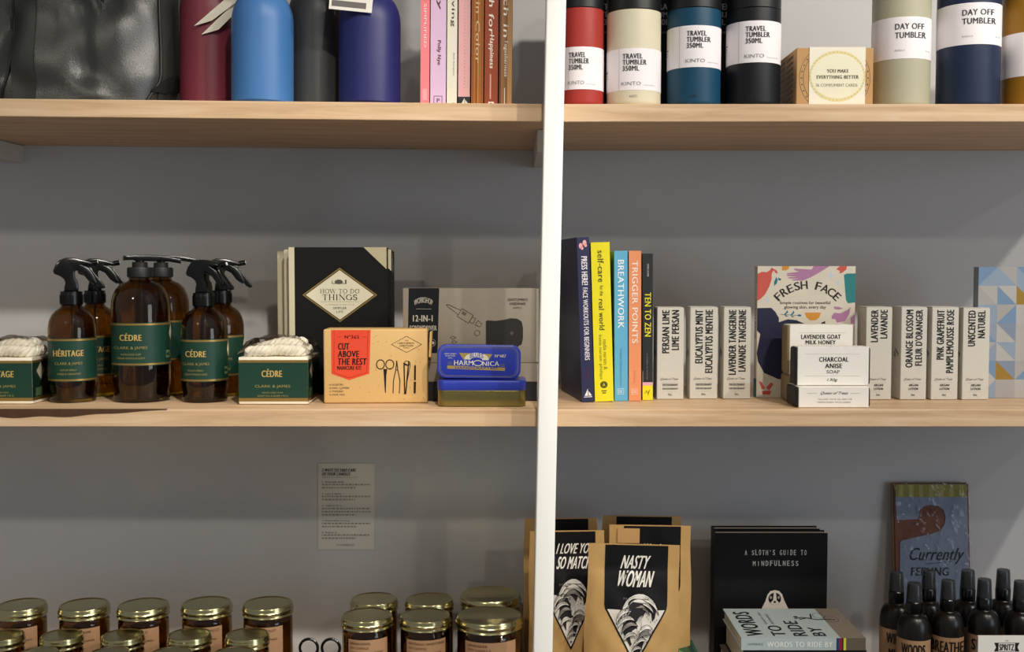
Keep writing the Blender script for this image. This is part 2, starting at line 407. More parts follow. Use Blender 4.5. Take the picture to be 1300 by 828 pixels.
strip(lambda f: bx(188) + .016 * f, lambda f: bx(200) + .016 * f, .018, .048, 'corner_tab', M('dull_black_webbing', '#0c0c0c', 0.8), .004)
for nm, f in (('piping', lambda z: bx(195) - .011 * z / HB - .01 * max(0, .03 - z) / .03), ('piping', lambda z: bx(16) - .9 * max(0, .05 - z) ** 1.4)):
    m = MB(); m.tube([bag_surf(t_of_x(f(z), z), z, .0015) for z in [.004 + (HB - .01) * i / 60 for i in range(61)]], .0017, M('black_piping', '#070707', 0.5), 6); m.build(nm, bag)
m = MB(); p0 = bx(132, 10); zt_ = .118
m.prism([(p0 - .012, .19), (p0 + .008, .19), (p0 + .0098, .135), (p0 + .006, zt_), (p0 + .002, .122), (p0 - .008, .15)], -ry - .018, -ry - .014, M('black_tassel', '#101010', 0.5), .0006); m.build('leather_pull', bag)

# --- insulated bottles
def water_bottle(label, pxc, wpx, Y, colour, zs=.101, tagf=None):
    p = atY(pxc, 80, Y); R = wpx / 2 * (Y - CAM.y) / F / math.sqrt(1 + ((pxc - CX) / F) ** 2)
    t = thing('water_bottle', label, 'bottle', (p.x, Y, ztl(p.x) + .0004), (0, TILT, 0), 'insulated steel bottles')
    mat = M('powder_coat_' + colour.lstrip('#'), colour, 0.42, spec=0.45, var=0.03, bump=0.08, bscale=1500)
    m = MB(); pr = [(R - .003, 0), (R, .003), (R, zs)]
    for i in range(1, 15):
        q = i / 14 * PI / 2; pr.append((R * .46 + R * .54 * math.cos(q), zs + .036 * math.sin(q)))
    pr += [(R * .44, zs + .038), (R * .43, zs + .054)]
    m.lathe(pr, mat, 56); m.build('body', t)
    m = MB(); m.lathe([(R * .43, zs + .0545), (R * .52, zs + .0555), (R * .52, zs + .084), (R * .48, zs + .088)], BLACKP, 40); m.build('cap', t)
    if tagf: tagf(t, R)
    return t
TAGC = M('cream_tag_card', '#ddd6c4', 0.6, var=0.03)
def tag_maroon(t, R):
    o = MB(); L0 = t.location
    # two leaves of a small folded tag hanging from the neck by a string
    for Yl, P in ((-R - .006, ((245, 33), (267, 25.5), (304, -4), (283, -4))), (-R - .0035, ((254.5, 44), (276, 37), (291, 21), (312, -4), (300, -4), (283, 14)))):
        V = [atY(px, py, L0.y + Yl) - L0 for px, py in P]; n = len(V)
        dv = Vector((0, .0005, 0)); V = [v + Vector((0, .010 * k / n, 0)) for k, v in enumerate(V)]
        o.add(V + [v + dv for v in V], [list(range(n)), list(range(n, 2 * n))[::-1]] + [[k, (k + 1) % n, n + (k + 1) % n, n + k] for k in range(n)], TAGC)
    tag(o.build('hang_tag', t), 'folded cream tag')
    m = MB(); m.tube([(.034, -R - .003, .136), (.02, -R * .7, .16), (.006, -R * .5, .182)], .0006, CREAM, 6); m.build('tag_string', t)
    m = MB(); m.box(-R - .016, -R + .006, -.014, -.0135, .122, .17, TAGC, T=Matrix.Rotation(.2, 4, 'Y')); tag(m.build('price_tag', t), 'small white tag')
def tag_navy(t, R):
    o = MB(); Yc = -R - .004
    x0, x1, z0, z1 = -.0376, .0145, .106, .185
    o.box(x0, x1, Yc - .0005, Yc, z0, z1, WHITE, .0002, 1)
    i = front_ink(o, x0, x1, Yc - .0005, z0, z1); g = ink('#6f6a66'); d = ink('#3d3a3a')
    i.rect(.06, .86, .86, .95, g); greek(i, .08, .55, .92, .81, 8, d, rng)
    i.rect(.3, .48, .92, .52, d)
    R_ = Matrix.Translation((x1, Yc, z1)) @ Matrix.Rotation(.09, 4, 'Y') @ Matrix.Translation((-x1, -Yc, -z1))
    for q in range(len(o.v)): o.v[q] = R_ @ o.v[q]
    tag(o.build('hang_tag', t), 'white printed tag')
    m = MB(); m.tube([(-.01, Yc, .184), (-.006, -R * .6, .187), (-.004, -R * .45, .17)], .0006, CREAM, 6); m.build('tag_string', t)
water_bottle('maroon steel bottle with a folded cream tag, beside the black bag', 264.5, 73, -.219, '#742c3a', zs=.126, tagf=tag_maroon)
water_bottle('light blue steel bottle between the maroon and charcoal bottles', 333, 78.5, -.276, '#3f70a8')
water_bottle('charcoal grey steel bottle between the light blue and navy bottles', 401, 71, -.226, '#3b3c3c', zs=.120)
water_bottle('navy blue steel bottle with a white tag, beside the coral book', 469, 77.5, -.274, '#23265f', tagf=tag_navy)

# --- books standing beside the bottles
def sbook(label, p0, p1, cover, spine, Y=-.296, top=-75, D_=.15, **k):
    x0, x1, z0, z1 = rect(p0, 40, p1, 131, Y); x = (x0 + x1) / 2
    return book(label, x1 - x0 - .0007, atY((p0 + p1) / 2, top, Y).z - ztl(x1), D_, cover, (x, Y, ztl(x) + .0004), (0, TILT, 0), 'books beside the steel bottles', spine=spine, **k)
def v_(py, top=-75): return (py - top) / (130.5 - top)
CORAL = M('coral_cover', '#ee7f86', 0.4)
def s1(i):
    i.text('LIFE SIMPLIFIED', .35, v_(-20), .65, v_(58), ink('#f6dcd8'), rot=-90, bold=.02); i.rect(.25, v_(110), .75, v_(124), ink('#f3a0a4'))
sbook('thin coral pink book, first of the row after the navy bottle', 533, 545, CORAL, s1)
def s2(i):
    d = ink('#5a2c28'); i.text('Sunny', .38, v_(-60), .72, v_(11), d, rot=-90, bold=.04, shear=.2); i.text('Polly Nye', .4, v_(49), .68, v_(80), d, rot=-90, bold=.04, shear=.1)
    i.frame(.24, v_(119), .76, v_(131.5), .0007, ink('#5b3a6a')); i.text('P', .42, v_(122), .62, v_(127), ink('#5b3a6a'), bold=.04)
sbook('lilac book with a boxed letter at its foot, beside the coral book', 545.6, 566, M('lilac_cover', '#d7b6d2', 0.4), s2)
def s3(i):
    d = ink('#4a4038'); i.text('Slow Living', .34, v_(-62), .8, v_(32), d, rot=-90, bold=.03, shear=.1); i.text('Beth Kempton', .6, v_(65), .76, v_(93), ink('#6b6258'), rot=-90)
    i.poly([(.3, v_(128)), (.75, v_(127)), (.7, v_(131)), (.45, v_(131))], ink('#33261d'))
sbook('cream white book with thin brown lettering on its spine', 566.6, 580, M('ivory_cover', '#ded8c4', 0.4), s3)
def s4(i):
    i.rect(0, v_(119.5), 1, 1, ink('#2c2b2c')); w = ink('#d8d3c8')
    i.poly([(.55, v_(121)), (.55, v_(128)), (.3, v_(128))], w, 2); i.poly([(.6, v_(123)), (.85, v_(128)), (.6, v_(128))], w, 2); i.poly([(.28, v_(128.7)), (.86, v_(128.7)), (.75, v_(130)), (.4, v_(130))], w, 2)
    for q in range(40): i.rect(.49, v_(-60 + q * 4.3), .56, v_(-58.6 + q * 4.3), ink('#b48a86'))
sbook('dusty pink book with a black foot and sailboat mark', 581, 596.5, M('dusty_pink_cover', '#d9a3a2', 0.4), s4)
def s5(i):
    for k_ in range(6): i.rect(.08 + k_ * .15, 0, .15 + k_ * .15, 1, ink(['#8a4c1c', '#b3702a', '#7d431c', '#c08a3a', '#a5661f', '#8a4c1c'][k_]))
    i.text('Stitch in Color', .34, v_(-58), .68, v_(78), ink('#d5b489'), rot=-90, bold=.03, shear=.2)
sbook('golden brown streaked book with pale lettering', 597.6, 613.5, M('amber_brown_cover', '#9c5d24', 0.4), s5)
def s6(i):
    w = ink('#efe2d4'); i.text('Stitch for', .3, v_(-42), .68, v_(42), w, rot=-90, bold=.05, shear=.2); i.text('Happiness', .28, v_(42), .7, v_(84), w, rot=-90, bold=.05, shear=.2)
    i.rect(.4, v_(91), .5, v_(122), ink('#c9a58f')); i.rect(.3, v_(125.5), .72, v_(131), w); i.ell(.5, v_(128.5), .12, .008, ink('#6b2c1c'), 2)
sbook('rust red book with white lettering reading Happiness', 614.3, 632, M('rust_cover', '#93401f', 0.4), s6)
def s7(i):
    i.rect(.62, 0, .98, 1, ink('#c99c66')); i.rect(0, 0, .14, 1, ink('#6b3f28'))
    w = ink('#f0e6d8'); i.text('Stitch in', .3, v_(-40), .7, v_(45), w, rot=-90, bold=.04, shear=.2); i.text('Togetherness', .32, v_(48), .66, v_(94), w, rot=-90, bold=.04, shear=.2); i.rect(.4, v_(108), .46, 1, w)
sbook('brown and copper book at the end of the row beside the post', 633, 650, M('copper_brown_cover', '#8f6238', 0.4), s7)

# ================================================================ upper right shelf
def tumbler(label, pxl, pxr, Y, colour, kind, lab=(0, 0), seam=None, lidz=None, lidc=None, tx=.3, name='travel_tumbler', small=True):
    pxc = (pxl + pxr) / 2; p = atY(pxc, 80, Y); R = (pxr - pxl) / 2 * (Y - CAM.y) / F / math.sqrt(1 + ((pxc - CX) / F) ** 2)
    t = thing(name, label, 'tumbler', (p.x, Y, ZT + .0003), (0, 0, face_cam(p.x, Y)), kind)
    zz = lambda py: atY(pxc, py, Y - R * .9).z - ZT
    mat = M('tumbler_' + colour.lstrip('#'), colour, 0.45, spec=0.4, var=0.03, bump=0.06, bscale=1500)
    H = .165 if lidz is None else zz(lidz)
    m = MB(); m.lathe([(R - .003, 0), (R - .0005, .003), (R, .006), (R, H)], mat, 56)
    if small and colour != '#a5342c': cyl_ink(m, R, 0, H).text('KINTO', .43, 1 - .0125 / H, .56, 1 - .0095 / H, ink('#2f3336' if colour != '#d8cfb4' else '#8a857c'))
    m.build('body', t)
    lm = M('tumbler_lid_' + (lidc or '#1c1d1e').lstrip('#'), lidc or '#121314', 0.45, var=0.05)
    if lidz is not None:
        m = MB(); m.lathe([(R * .985, H + .0006), (R, H + .0012), (R, H + .018)] + [(R * (.86 + .14 * math.cos(q * PI / 12)), H + .018 + .020 * math.sin(q * PI / 12)) for q in range(1, 7)] + [(R * .84, H + .045), (R * .8, H + .05)], lm, 56); m.build('lid', t)
    else:
        m = MB(); m.lathe([(R * .97, H + .0004), (R * .97, H + .02), (R * .9, H + .026)], lm, 48); m.build('lid', t)
    z1, z0 = zz(lab[0]), zz(lab[1])
    m = MB(); m.lathe([(R + .0003, z0), (R + .0004, z1)], LWHITE, 72)
    i = cyl_ink(m, R + .0004, z0, z1); d = ink('#3a393c'); g = ink('#a7a3a6')
    if kind == 'travel tumblers':
        i.rect(.235, 0, .245, 1, ink('#cfc9cc'), 1)
        a = tx; i.text('TRAVEL', a, .13, a + .36, .25, d, bold=.05); i.text('TUMBLER', a, .275, a + .43, .395, d, bold=.05); i.text('350ML', a, .42, a + .30, .54, d, bold=.05)
        i.text('KINTO', a - .015, .80, a + .33, .885, ink('#8d898c'), bold=.0); [i.rect(a + .38 + .022 * q, .872, a + .395 + .022 * q, .888, ink('#b5b0b4')) for q in range(9)]
        i.rect(.01, .5, .035, .53, d); i.rect(.01, .58, .03, .6, g); i.rect(.01, .64, .03, .66, g)
    else:
        a = tx; i.text('DAY OFF', a, .16, a + .47, .30, d, bold=.035); i.text('TUMBLER', a, .37, a + .50, .51, d, bold=.035); i.text('500ml', a, .78, a + .16, .82, g); i.rect(a + .5, .8, a + .56, .82, g)
    m.build('label_band', t)
    return t
tumbler('red travel tumbler with black lid beside the white post', 709, 766, -.272, '#a5342c', 'travel tumblers', (60, 114), lidz=10, tx=.24)
tumbler('white travel tumbler with black lid', 770.5, 838.5, -.272, '#d8cfb4', 'travel tumblers', (62, 115), lidz=12, tx=.30)
tumbler('teal travel tumbler with black lid', 847, 914.5, -.272, '#12445e', 'travel tumblers', (33, 86), lidz=10, tx=.37)
tumbler('all black travel tumbler with black lid', 922, 990.5, -.272, '#15171a', 'travel tumblers', (27, 80), lidz=10, tx=.36)
tumbler('sage beige day tumbler behind the compliment card box', 1106, 1181, -.258, '#b0ac93', 'day tumblers', (22, 75), tx=.40, name='day_tumbler', small=False)
tumbler('navy blue day tumbler between the sage and mustard tumblers', 1188, 1270, -.266, '#1d2a45', 'day tumblers', (4, 57), tx=.40, name='day_tumbler', small=False)
tumbler('mustard yellow day tumbler cut off by the right edge', 1270.5, 1350, -.262, '#9a6d18', 'day tumblers', (40, 96), tx=.40, name='day_tumbler', small=False)
for k_, (pxl, lab) in enumerate(((752, 'black tumbler carton seen between the red and white tumblers'), (815, 'black tumbler carton seen between the white and teal tumblers'), (878, 'black tumbler carton seen between the teal and black tumblers'))):
    Y = -.222; x0, x1, z0, z1 = rect(pxl, -70, pxl + 61, 131, Y); x0 += .0006; w = x1 - x0
    t = thing('tumbler_carton', lab, 'carton', ((x0 + x1) / 2, Y + w / 2, ZT + .0003), group='black tumbler cartons')
    m = MB(); m.box(-w / 2, w / 2, -w / 2, w / 2, 0, z1 - ZT, BLACKM, .0006, 1)
    i = front_ink(m, -w / 2, w / 2, -w / 2, 0, z1 - ZT); wv = ink('#cfcac4'); fy = lambda py: (py + 70) / 201.0
    i.text('TRAVEL', .23, fy(-.5), .78, fy(6.5), wv, bold=.05); i.text('TUMBLER', .23, fy(9), .86, fy(15.5), wv, bold=.05); i.text('350ML', .23, fy(17.5), .7, fy(24.5), wv, bold=.05)
    i.rect(.2, fy(32), .9, fy(34.5), ink('#6d6a66')); m.build('box', t)
    m = MB(); m.box(-w / 2 + .001, w / 2 - .001, -w / 2 + .001, w / 2 - .001, z1 - ZT + .0002, z1 - ZT + .0012, BLACKM); m.build('top_flap', t)
# compliment card box
Y = -.300; x0, x1, z0, z1 = rect(1011, 61, 1108.5, 131.6, Y); H = z1 - ZT; w = (x1 - x0) / 2; dp = .105
t = thing('card_box', 'kraft box of compliment cards with a cream sleeve', 'box', ((x0 + x1) / 2, Y, ZT + .0003))
m = MB(); m.box(-w, w, 0, dp, 0, H, KRAFT, .0008, 1)
i = front_ink(m, -w, w, 0, 0, H); dk = ink('#3f2c1c')
for q in range(64):
    a_ = 2 * PI * q / 64
    if q % 2 == 0 and abs(math.sin(a_)) < .78: i.ell(.5 + .435 * math.cos(a_), .52 + .575 * math.sin(a_), .009, .014, dk, 1, 6)
for h_ in (0, PI):
    i.ring(.5, .52, .46, .61, .0004, dk, 1, 20, h_ - .87, h_ + .87); i.ring(.5, .52, .41, .55, .0004, dk, 1, 20, h_ - .98, h_ + .98)
L = Ink(m, lambda u, v, o: Vector((-w - o, dp * (1 - u), H * (1 - v))), dp, H)
for q in range(9):
    for r in range(2): L.poly([(.12 + r * .42, .1 + q * .1), (.46 + r * .4, .1 + q * .1 - .02), (.46 + r * .4, .15 + q * .1 - .02), (.12 + r * .42, .15 + q * .1)], dk)
m.build('box', t)
m = MB(); a0, a1 = -w + 2 * w * .165, -w + 2 * w * .895
m.box(a0, a1, -.0007, dp + .0007, H + .0001, H + .0008, CREAM); m.box(a0, a1, -.0009, -.0001, 0.0005, H + .0008, CREAM)
i = front_ink(m, a0, a1, -.0009, 0, H); ye = ink('#ded09a'); d = ink('#57503f'); yd = ink('#cdb875')
i.poly([(.5 + .5 * math.cos(q * PI / 24), .49 + .44 * math.sin(q * PI / 24)) for q in range(48)], ye, 1)
i.poly([(.5 + .47 * math.cos(q * PI / 24), .49 + .385 * math.sin(q * PI / 24)) for q in range(48)], ink('#e6e0c4'), 2)
for q in range(44): i.ell(.5 + .485 * math.cos(2 * PI * q / 44), .49 + .412 * math.sin(2 * PI * q / 44), .012, .011, yd, 3, 6)
i.text('YOU MAKE', .31, .37, .70, .43, d, bold=.05, layer=4); i.text('EVERYTHING BETTER', .13, .475, .88, .535, d, bold=.05, layer=4); i.text('36 COMPLIMENT CARDS', .12, .62, .86, .67, ink('#8d8468'), layer=4)
m.build('sleeve', t)

# ================================================================ middle left shelf
def amber_bottle_parts(t, prof, R, wall=.0028, lab=None, text=None, texth=.17, pump=False):
    m = MB(); inner = []
    for r, z in prof: inner.append((max(r - wall, .002), max(z, wall * 1.6)))
    m.lathe(prof + inner[::-1], AMBER, 56); m.build('glass_body', t)
    z0, z1 = lab
    m = MB(); A = 1.42
    def band(za, zb, mat, o): m.lathe([(R + o, za), (R + o, zb)], mat, 48, -A, A)
    band(z0, z1, GREEN, .00035); band(z1 - .0032, z1 - .0008, GOLD, .00055); band(z0 + .0008, z0 + .0032, GOLD, .00055)
    i = cyl_ink(m, R + .0005, z0, z1); g = ink('#b59a5b', .4); g2 = ink('#8f8450', .4)
    w = text[1] / 2; c = text[2]
    i.text(text[0], c - w, .235, c + w, .415, g, bold=.045); i.text('CLARK & JAMES', c - .27, .545, c + .27, .63, g2, bold=.0)
    i.text(text[3], c - .16, .71, c + .16, .755, g2); i.text(text[4], c - .23, .80, c + .23, .845, g2)
    if len(text) > 5:
        w_ = ink('#d8d0b0'); i.poly([(.985, .05), (.998, .26), (.985, .44), (.955, .26)], w_, 4); i.rect(.90, .66, .965, .84, ink('#5f7a52'), 4); i.rect(.91, .72, .955, .78, GREEN, 5)
    m.build('label', t)
SEAL = GREEN
def trigger(t, zc, R=.0148, s=.00102, yaw=0.0):
    Tm = Matrix.Rotation(yaw, 4, 'Z')
    m = MB(); m.lathe([(R - .001, zc), (R, zc + .001), (R, zc + .0135), (R * .98, zc + .0145), (R * .97, zc + .0175), (R * .8, zc + .018)], BLACKP, 40)
    for q in range(40):
        a = 2 * PI * q / 40; m.box(-.0004, .0004, -R - .0004, -R + .0004, zc + .0015, zc + .013, BLACKP, T=Matrix.Rotation(a, 4, 'Z'))
    m.build('collar', t)
    def Q(L): return [((x - 368) / 3.945 * s, zc + .018 + (212 - y) / 3.945 * s) for x, y in L]
    hd = Q([(402, 212), (404, 190), (398, 160), (388, 148), (386, 118), (394, 108), (420, 122), (446, 158), (474, 178), (492, 176), (484, 150), (470, 122), (452, 96), (430, 84), (446, 82), (464, 86), (470, 72), (452, 62), (420, 54), (385, 46), (345, 46), (315, 58), (296, 82), (285, 112), (290, 126), (318, 138), (334, 152), (341, 170), (336, 190), (334, 212)])
    m = MB(); m.prism(hd, -.009, .009, BLACKP, .0026, Tm); m.build('trigger_head', t)
    lv = Q([(440, 92), (462, 92), (476, 118), (500, 150), (526, 182), (528, 196), (514, 200), (496, 190), (462, 150), (446, 118)])
    m = MB(); m.prism(lv, -.0052, .0052, BLACKP, .0018, Tm); m.build('trigger_lever', t)
    nz = Q([(462, 62), (482, 58), (490, 78), (470, 86)])
    m = MB(); cx_, cz_ = (nz[0][0] + nz[2][0]) / 2, (nz[0][1] + nz[2][1]) / 2
    Tn = Tm @ Matrix.Translation((cx_, 0, cz_)) @ Matrix.Rotation(PI / 2 - .2, 4, 'Y')
    m.lathe([(.0035, -.004), (.0035, .0045)], BLACKP, 20, T=Tn); m.lathe([(.0022, .0046), (.0022, .0052)], M('white_nozzle', '#e8e6e0', 0.3), 16, T=Tn); m.build('nozzle', t)
    m = MB(); m.tube([(0, 0, .006), (.001, 0, .05), (0, 0, zc)], .0016, M('dip_tube', '#8a7a58', 0.4), 8); m.build('dip_tube', t)
def spray(label, pxc, basepy, text, wpx=61, yaw=0.0, name='spray_bottle', hs=1.0, Yov=None):
    p = atZ(pxc, basepy, ZM); k = (p.y + .031 - CAM.y) / F; R = wpx / 2 * k / math.sqrt(1 + ((pxc - CX) / F) ** 2); Yc = p.y + R if Yov is None else Yov
    k = .001026; R = .0298
    x = atY(pxc, basepy - 40, Yc).x; k *= hs
    t = thing(name, label, 'bottle', (x, Yc, ZM + .0003), (0, 0, face_cam(x, Yc)), 'amber trigger spray bottles')
    z = lambda q: q * k
    prof = [(R * .86, 0), (R * .93, .0012), (R * .97, .004), (R * .94, .012), (R * .985, .018), (R, .024), (R, z(88)), (R * .985, z(95)), (R * .93, z(103)), (R * .82, z(110)), (R * .66, z(115)), (R * .48, z(118.5)), (R * .42, z(122))]
    amber_bottle_parts(t, prof, R, lab=(z(27), z(81)), text=text); trigger(t, z(122), R * .47, k, yaw - face_cam(x, Yc) * 0)
    return t
def pump(label, pxc, basepy, text, wpx=75.5, yaw=0.0, Yov=None):
    p = atZ(pxc, basepy, ZM); k = (p.y + .038 - CAM.y) / F; R = wpx / 2 * k / math.sqrt(1 + ((pxc - CX) / F) ** 2); Yc = p.y + R
    if Yov is not None: Yc = Yov; pass
    k = .00103; R = .0369
    x = atY(pxc, basepy - 60, Yc).x
    t = thing('pump_bottle', label, 'bottle', (x, Yc, ZM + .0003), (0, 0, face_cam(x, Yc)), 'amber pump bottles')
    z = lambda q: q * k
    prof = [(R * .86, 0), (R * .93, .0012), (R * .97, .004), (R * .94, .014), (R * .985, .02), (R, .027), (R, z(117)), (R * .985, z(126)), (R * .93, z(134)), (R * .83, z(142)), (R * .66, z(148)), (R * .46, z(151)), (R * .38, z(153)), (R * .37, z(157))]
    amber_bottle_parts(t, prof, R, lab=(z(46.5), z(100)), text=text)
    zc = z(156); r = 15.3 * k
    m = MB(); m.lathe([(r - .001, zc), (r, zc + .001), (r, zc + z(12)), (r * .95, zc + z(13.2)), (r * .62, zc + z(13.3)), (r * .62, zc + z(19)), (r * .55, zc + z(19.8))], M('ribbed_black_plastic', '#18191a', 0.5), 44)
    for q in range(44): m.box(-.0004, .0004, -r - .0004, -r + .0004, zc + .0015, zc + z(11.5), MATS['ribbed_black_plastic'], T=Matrix.Rotation(2 * PI * q / 44, 4, 'Z'))
    m.build('collar', t)
    m = MB(); m.lathe([(r * .36, zc + z(19.9)), (r * .36, zc + z(24.5))], BLACKP, 24); m.build('stem', t)
    zt = zc + z(24.5); P = []
    for q in range(13):
        f = q / 12; P.append(((-20 + 70 * f) * k, zt + z(2.2 + 2.2 * math.sin(PI * (f * .9 + .12)) - 7.5 * max(0, f - .55) ** 1.3)))
    bt = [(a_, b_ - z(8.0 if 2 < j < 8 else 6.0)) for j, (a_, b_) in enumerate(P)]
    m = MB(); m.prism(P + bt[::-1], -.0058, .0058, BLACKP, .0016, Matrix.Rotation(yaw, 4, 'Z')); m.build('pump_spout', t)
    m = MB(); m.tube([(0, 0, .006), (.002, 0, .06), (0, 0, zc)], .002, MATS['dip_tube'] if 'dip_tube' in MATS else M('dip_tube', '#8a7a58', 0.4), 8); m.build('dip_tube', t)
    return t
spray('amber trigger spray bottle labelled HÉRITAGE, front one', 92.5, 512.5, ('HÉRITAGE', .60, .42, 'ROOM SPRAY', 'AMBER & CARDAMOM'))
spray('amber trigger spray bottle half hidden behind the HÉRITAGE one', 122, 505, ('HÉRITAGE', .60, .5, 'ROOM SPRAY', 'AMBER & CARDAMOM'), wpx=58, Yov=-.157)
pump('large amber pump bottle labelled CÉDRE, front one', 179.5, 512.5, ('CÉDRE', .36, .33, 'HAND & BODY SOAP', 'CEDAR WOODS & SUEDE', 1), yaw=.15)
pump('large amber pump bottle behind the CÉDRE pump bottle', 206, 505, ('CÉDRE', .36, .35, 'HAND & BODY SOAP', 'CEDAR WOODS & SUEDE', 1), wpx=72, yaw=.0, Yov=-.142)
spray('amber trigger spray bottle labelled CÉDRE, front one', 260, 512.5, ('CÉDRE', .42, .32, 'ROOM SPRAY', 'CEDAR WOODS & SUEDE', 1), hs=.985, yaw=-.45)
spray('amber trigger spray bottle half hidden behind the CÉDRE spray bottle', 282, 505, ('CÉDRE', .36, .45, 'ROOM SPRAY', 'CEDAR WOODS & SUEDE', 1), wpx=58, Yov=-.157, hs=1.0)

# --- boxed soap on a rope
def rope_soap(label, px0, px1, top, basepy, word):
    p = atZ((px0 + px1) / 2, basepy, ZM); Y = p.y; x0, x1, z0, z1 = rect(px0, top, px1, basepy, Y); w = (x1 - x0) / 2; H = z1 - ZM; dp = .082
    t = thing('rope_soap', label, 'soap box', ((x0 + x1) / 2, Y, ZM + .0004), group='boxed soaps on a rope')
    m = MB(); m.box(-w + .0006, w - .0006, .0006, dp - .0006, 0, H - .002, CREAM, .0012, 2); m.build('soap_block', t)
    m = MB()
    for q in range(1):
        m.box(-w, w, 0, dp, .0004, H, CREAM, .001, 2)
    D = [('f', lambda u, v, o: Vector((-w + u * 2 * w, -o, H * (1 - v))), 2 * w), ('r', lambda u, v, o: Vector((w + o, u * dp, H * (1 - v))), dp), ('l', lambda u, v, o: Vector((-w - o, dp * (1 - u), H * (1 - v))), dp)]
    for nm, fn, ww in D:
        i = Ink(m, fn, ww, H); i.rect(0, .06, 1, .115, GOLD, 2); i.rect(0, .115, 1, .865, GREEN, 2); i.rect(0, .865, 1, .935, GOLD, 2)
        if nm == 'f':
            g = ink('#b59a5b', .4); g2 = ink('#8f8450', .4); hw = .15 if len(word) < 6 else .24
            i.text(word, .48 - hw, .245, .48 + hw, .42, g, bold=.045); i.text('CLARK & JAMES', .235, .585, .745, .66, g2); i.text('CEDAR SHEA SOAP', .33, .735, .64, .765, g2); i.text('SOAP ON A ROPE 170 G', .27, .80, .71, .84, g2)
        if nm == 'r': i.poly([(.15, .3), (.3, .12), (.45, .3), (.3, .5)], ink('#d8d0b0'), 3); i.rect(.1, .66, .34, .84, ink('#5f7a52'), 3)
    m.build('box', t)
    # twisted cotton rope coiled on top: three strands round a winding centre line
    m = MB(); RP = M('cotton_rope', '#e6dfcf', 0.85, var=0.06, vscale=300, bump=0.4, bscale=900)
    ctl = [(-w * .8, .012, .006), (-w * .3, .010, .0075), (.0, .016, .008), (w * .5, .012, .0075), (w * .78, .02, .007), (w * .75, .055, .007), (w * .2, .066, .009), (-w * .5, .064, .009), (-w * .72, .045, .008), (-w * .3, .030, .012), (w * .15, .026, .0165), (w * .62, .034, .015), (w * .6, .05, .016), (-.0, .048, .018)]
    C = []
    for q in range(len(ctl) - 1):
        g0 = Vector(ctl[max(q - 1, 0)]); g1 = Vector(ctl[q]); g2_ = Vector(ctl[q + 1]); g3 = Vector(ctl[min(q + 2, len(ctl) - 1)])
        for s_ in range(10):
            f = s_ / 10; C.append(.5 * ((2 * g1) + (g2_ - g0) * f + (2 * g0 - 5 * g1 + 4 * g2_ - g3) * f * f + (3 * g1 - g0 - 3 * g2_ + g3) * f ** 3))
    for st in range(3):
        P = []; L = 0; prev = None
        for q, c in enumerate(C):
            a_ = C[max(q - 1, 0)]; b_ = C[min(q + 1, len(C) - 1)]; tg = (b_ - a_).normalized(); u_ = tg.cross(Vector((0, 0, 1))).normalized(); v2 = u_.cross(tg)
            if q: L += (c - C[q - 1]).length
            ph = 2 * PI * (L / .021 + st / 3); P.append(c + Vector((0, 0, H)) + (u_ * math.cos(ph) + v2 * math.sin(ph)) * .0036)
        m.tube(P, .0038, RP, 8)
    m.build('rope', t)
    m = MB(); FILM = film()
    n = 10; V = []
    for a_ in range(n + 1):
        for b_ in range(n + 1):
            u, v = a_ / n, b_ / n; e = min(u, 1 - u, v, 1 - v) * 2
            V.append((-w * 1.03 + 2.06 * w * u, -.001 + (dp + .012) * v, H + .0035 + .021 * min(1, e * 2.2) ** .5 + .0012 * math.sin(9 * u + 7 * v) + .0008 * math.sin(31 * u * v)))
    m.add(V, [[i_ * (n + 1) + j, (i_ + 1) * (n + 1) + j, (i_ + 1) * (n + 1) + j + 1, i_ * (n + 1) + j + 1] for i_ in range(n) for j in range(n)], FILM, True)
    V = [(w * 1.03, -.001, .004), (w * 1.03, dp + .011, .004), (w * 1.03, dp + .011, H + .0035), (w * 1.03, -.001, H + .0035)]
    m.add(V, [[0, 1, 2, 3]], FILM); tag(m.build('clear_wrap', t), 'clear plastic wrap over the rope')
    return t
def film():
    if 'clear_film' in MATS: return MATS['clear_film']
    m = bpy.data.materials.new('clear_film'); m.use_nodes = True; nt = m.node_tree; nt.nodes.clear()
    o = nt.nodes.new('ShaderNodeOutputMaterial'); mx = nt.nodes.new('ShaderNodeMixShader'); tr = nt.nodes.new('ShaderNodeBsdfTransparent'); gl = nt.nodes.new('ShaderNodeBsdfGlossy')
    gl.inputs['Roughness'].default_value = .08; tr.inputs['Color'].default_value = (.93, .93, .92, 1)
    lw = nt.nodes.new('ShaderNodeLayerWeight'); lw.inputs['Blend'].default_value = .22
    tc = nt.nodes.new('ShaderNodeTexCoord'); n = nt.nodes.new('ShaderNodeTexNoise'); n.inputs['Scale'].default_value = 55; n.inputs['Detail'].default_value = 2
    bp = nt.nodes.new('ShaderNodeBump'); bp.inputs['Strength'].default_value = .9; bp.inputs['Distance'].default_value = .004
    nt.links.new(tc.outputs['Object'], n.inputs['Vector']); nt.links.new(n.outputs['Fac'], bp.inputs['Height'])
    nt.links.new(bp.outputs['Normal'], gl.inputs['Normal']); nt.links.new(bp.outputs['Normal'], lw.inputs['Normal'])
    nt.links.new(lw.outputs['Fresnel'], mx.inputs['Fac']); nt.links.new(tr.outputs[0], mx.inputs[1]); nt.links.new(gl.outputs[0], mx.inputs[2]); nt.links.new(mx.outputs[0], o.inputs['Surface'])
    MATS['clear_film'] = m; return m
rope_soap('boxed soap on a rope labelled HÉRITAGE at the left edge', -42, 41, 455, 513.5, 'HÉRITAGE')
rope_soap('boxed soap on a rope labelled CÉDRE beside the manicure kit', 303, 391, 454, 514, 'CÉDRE')

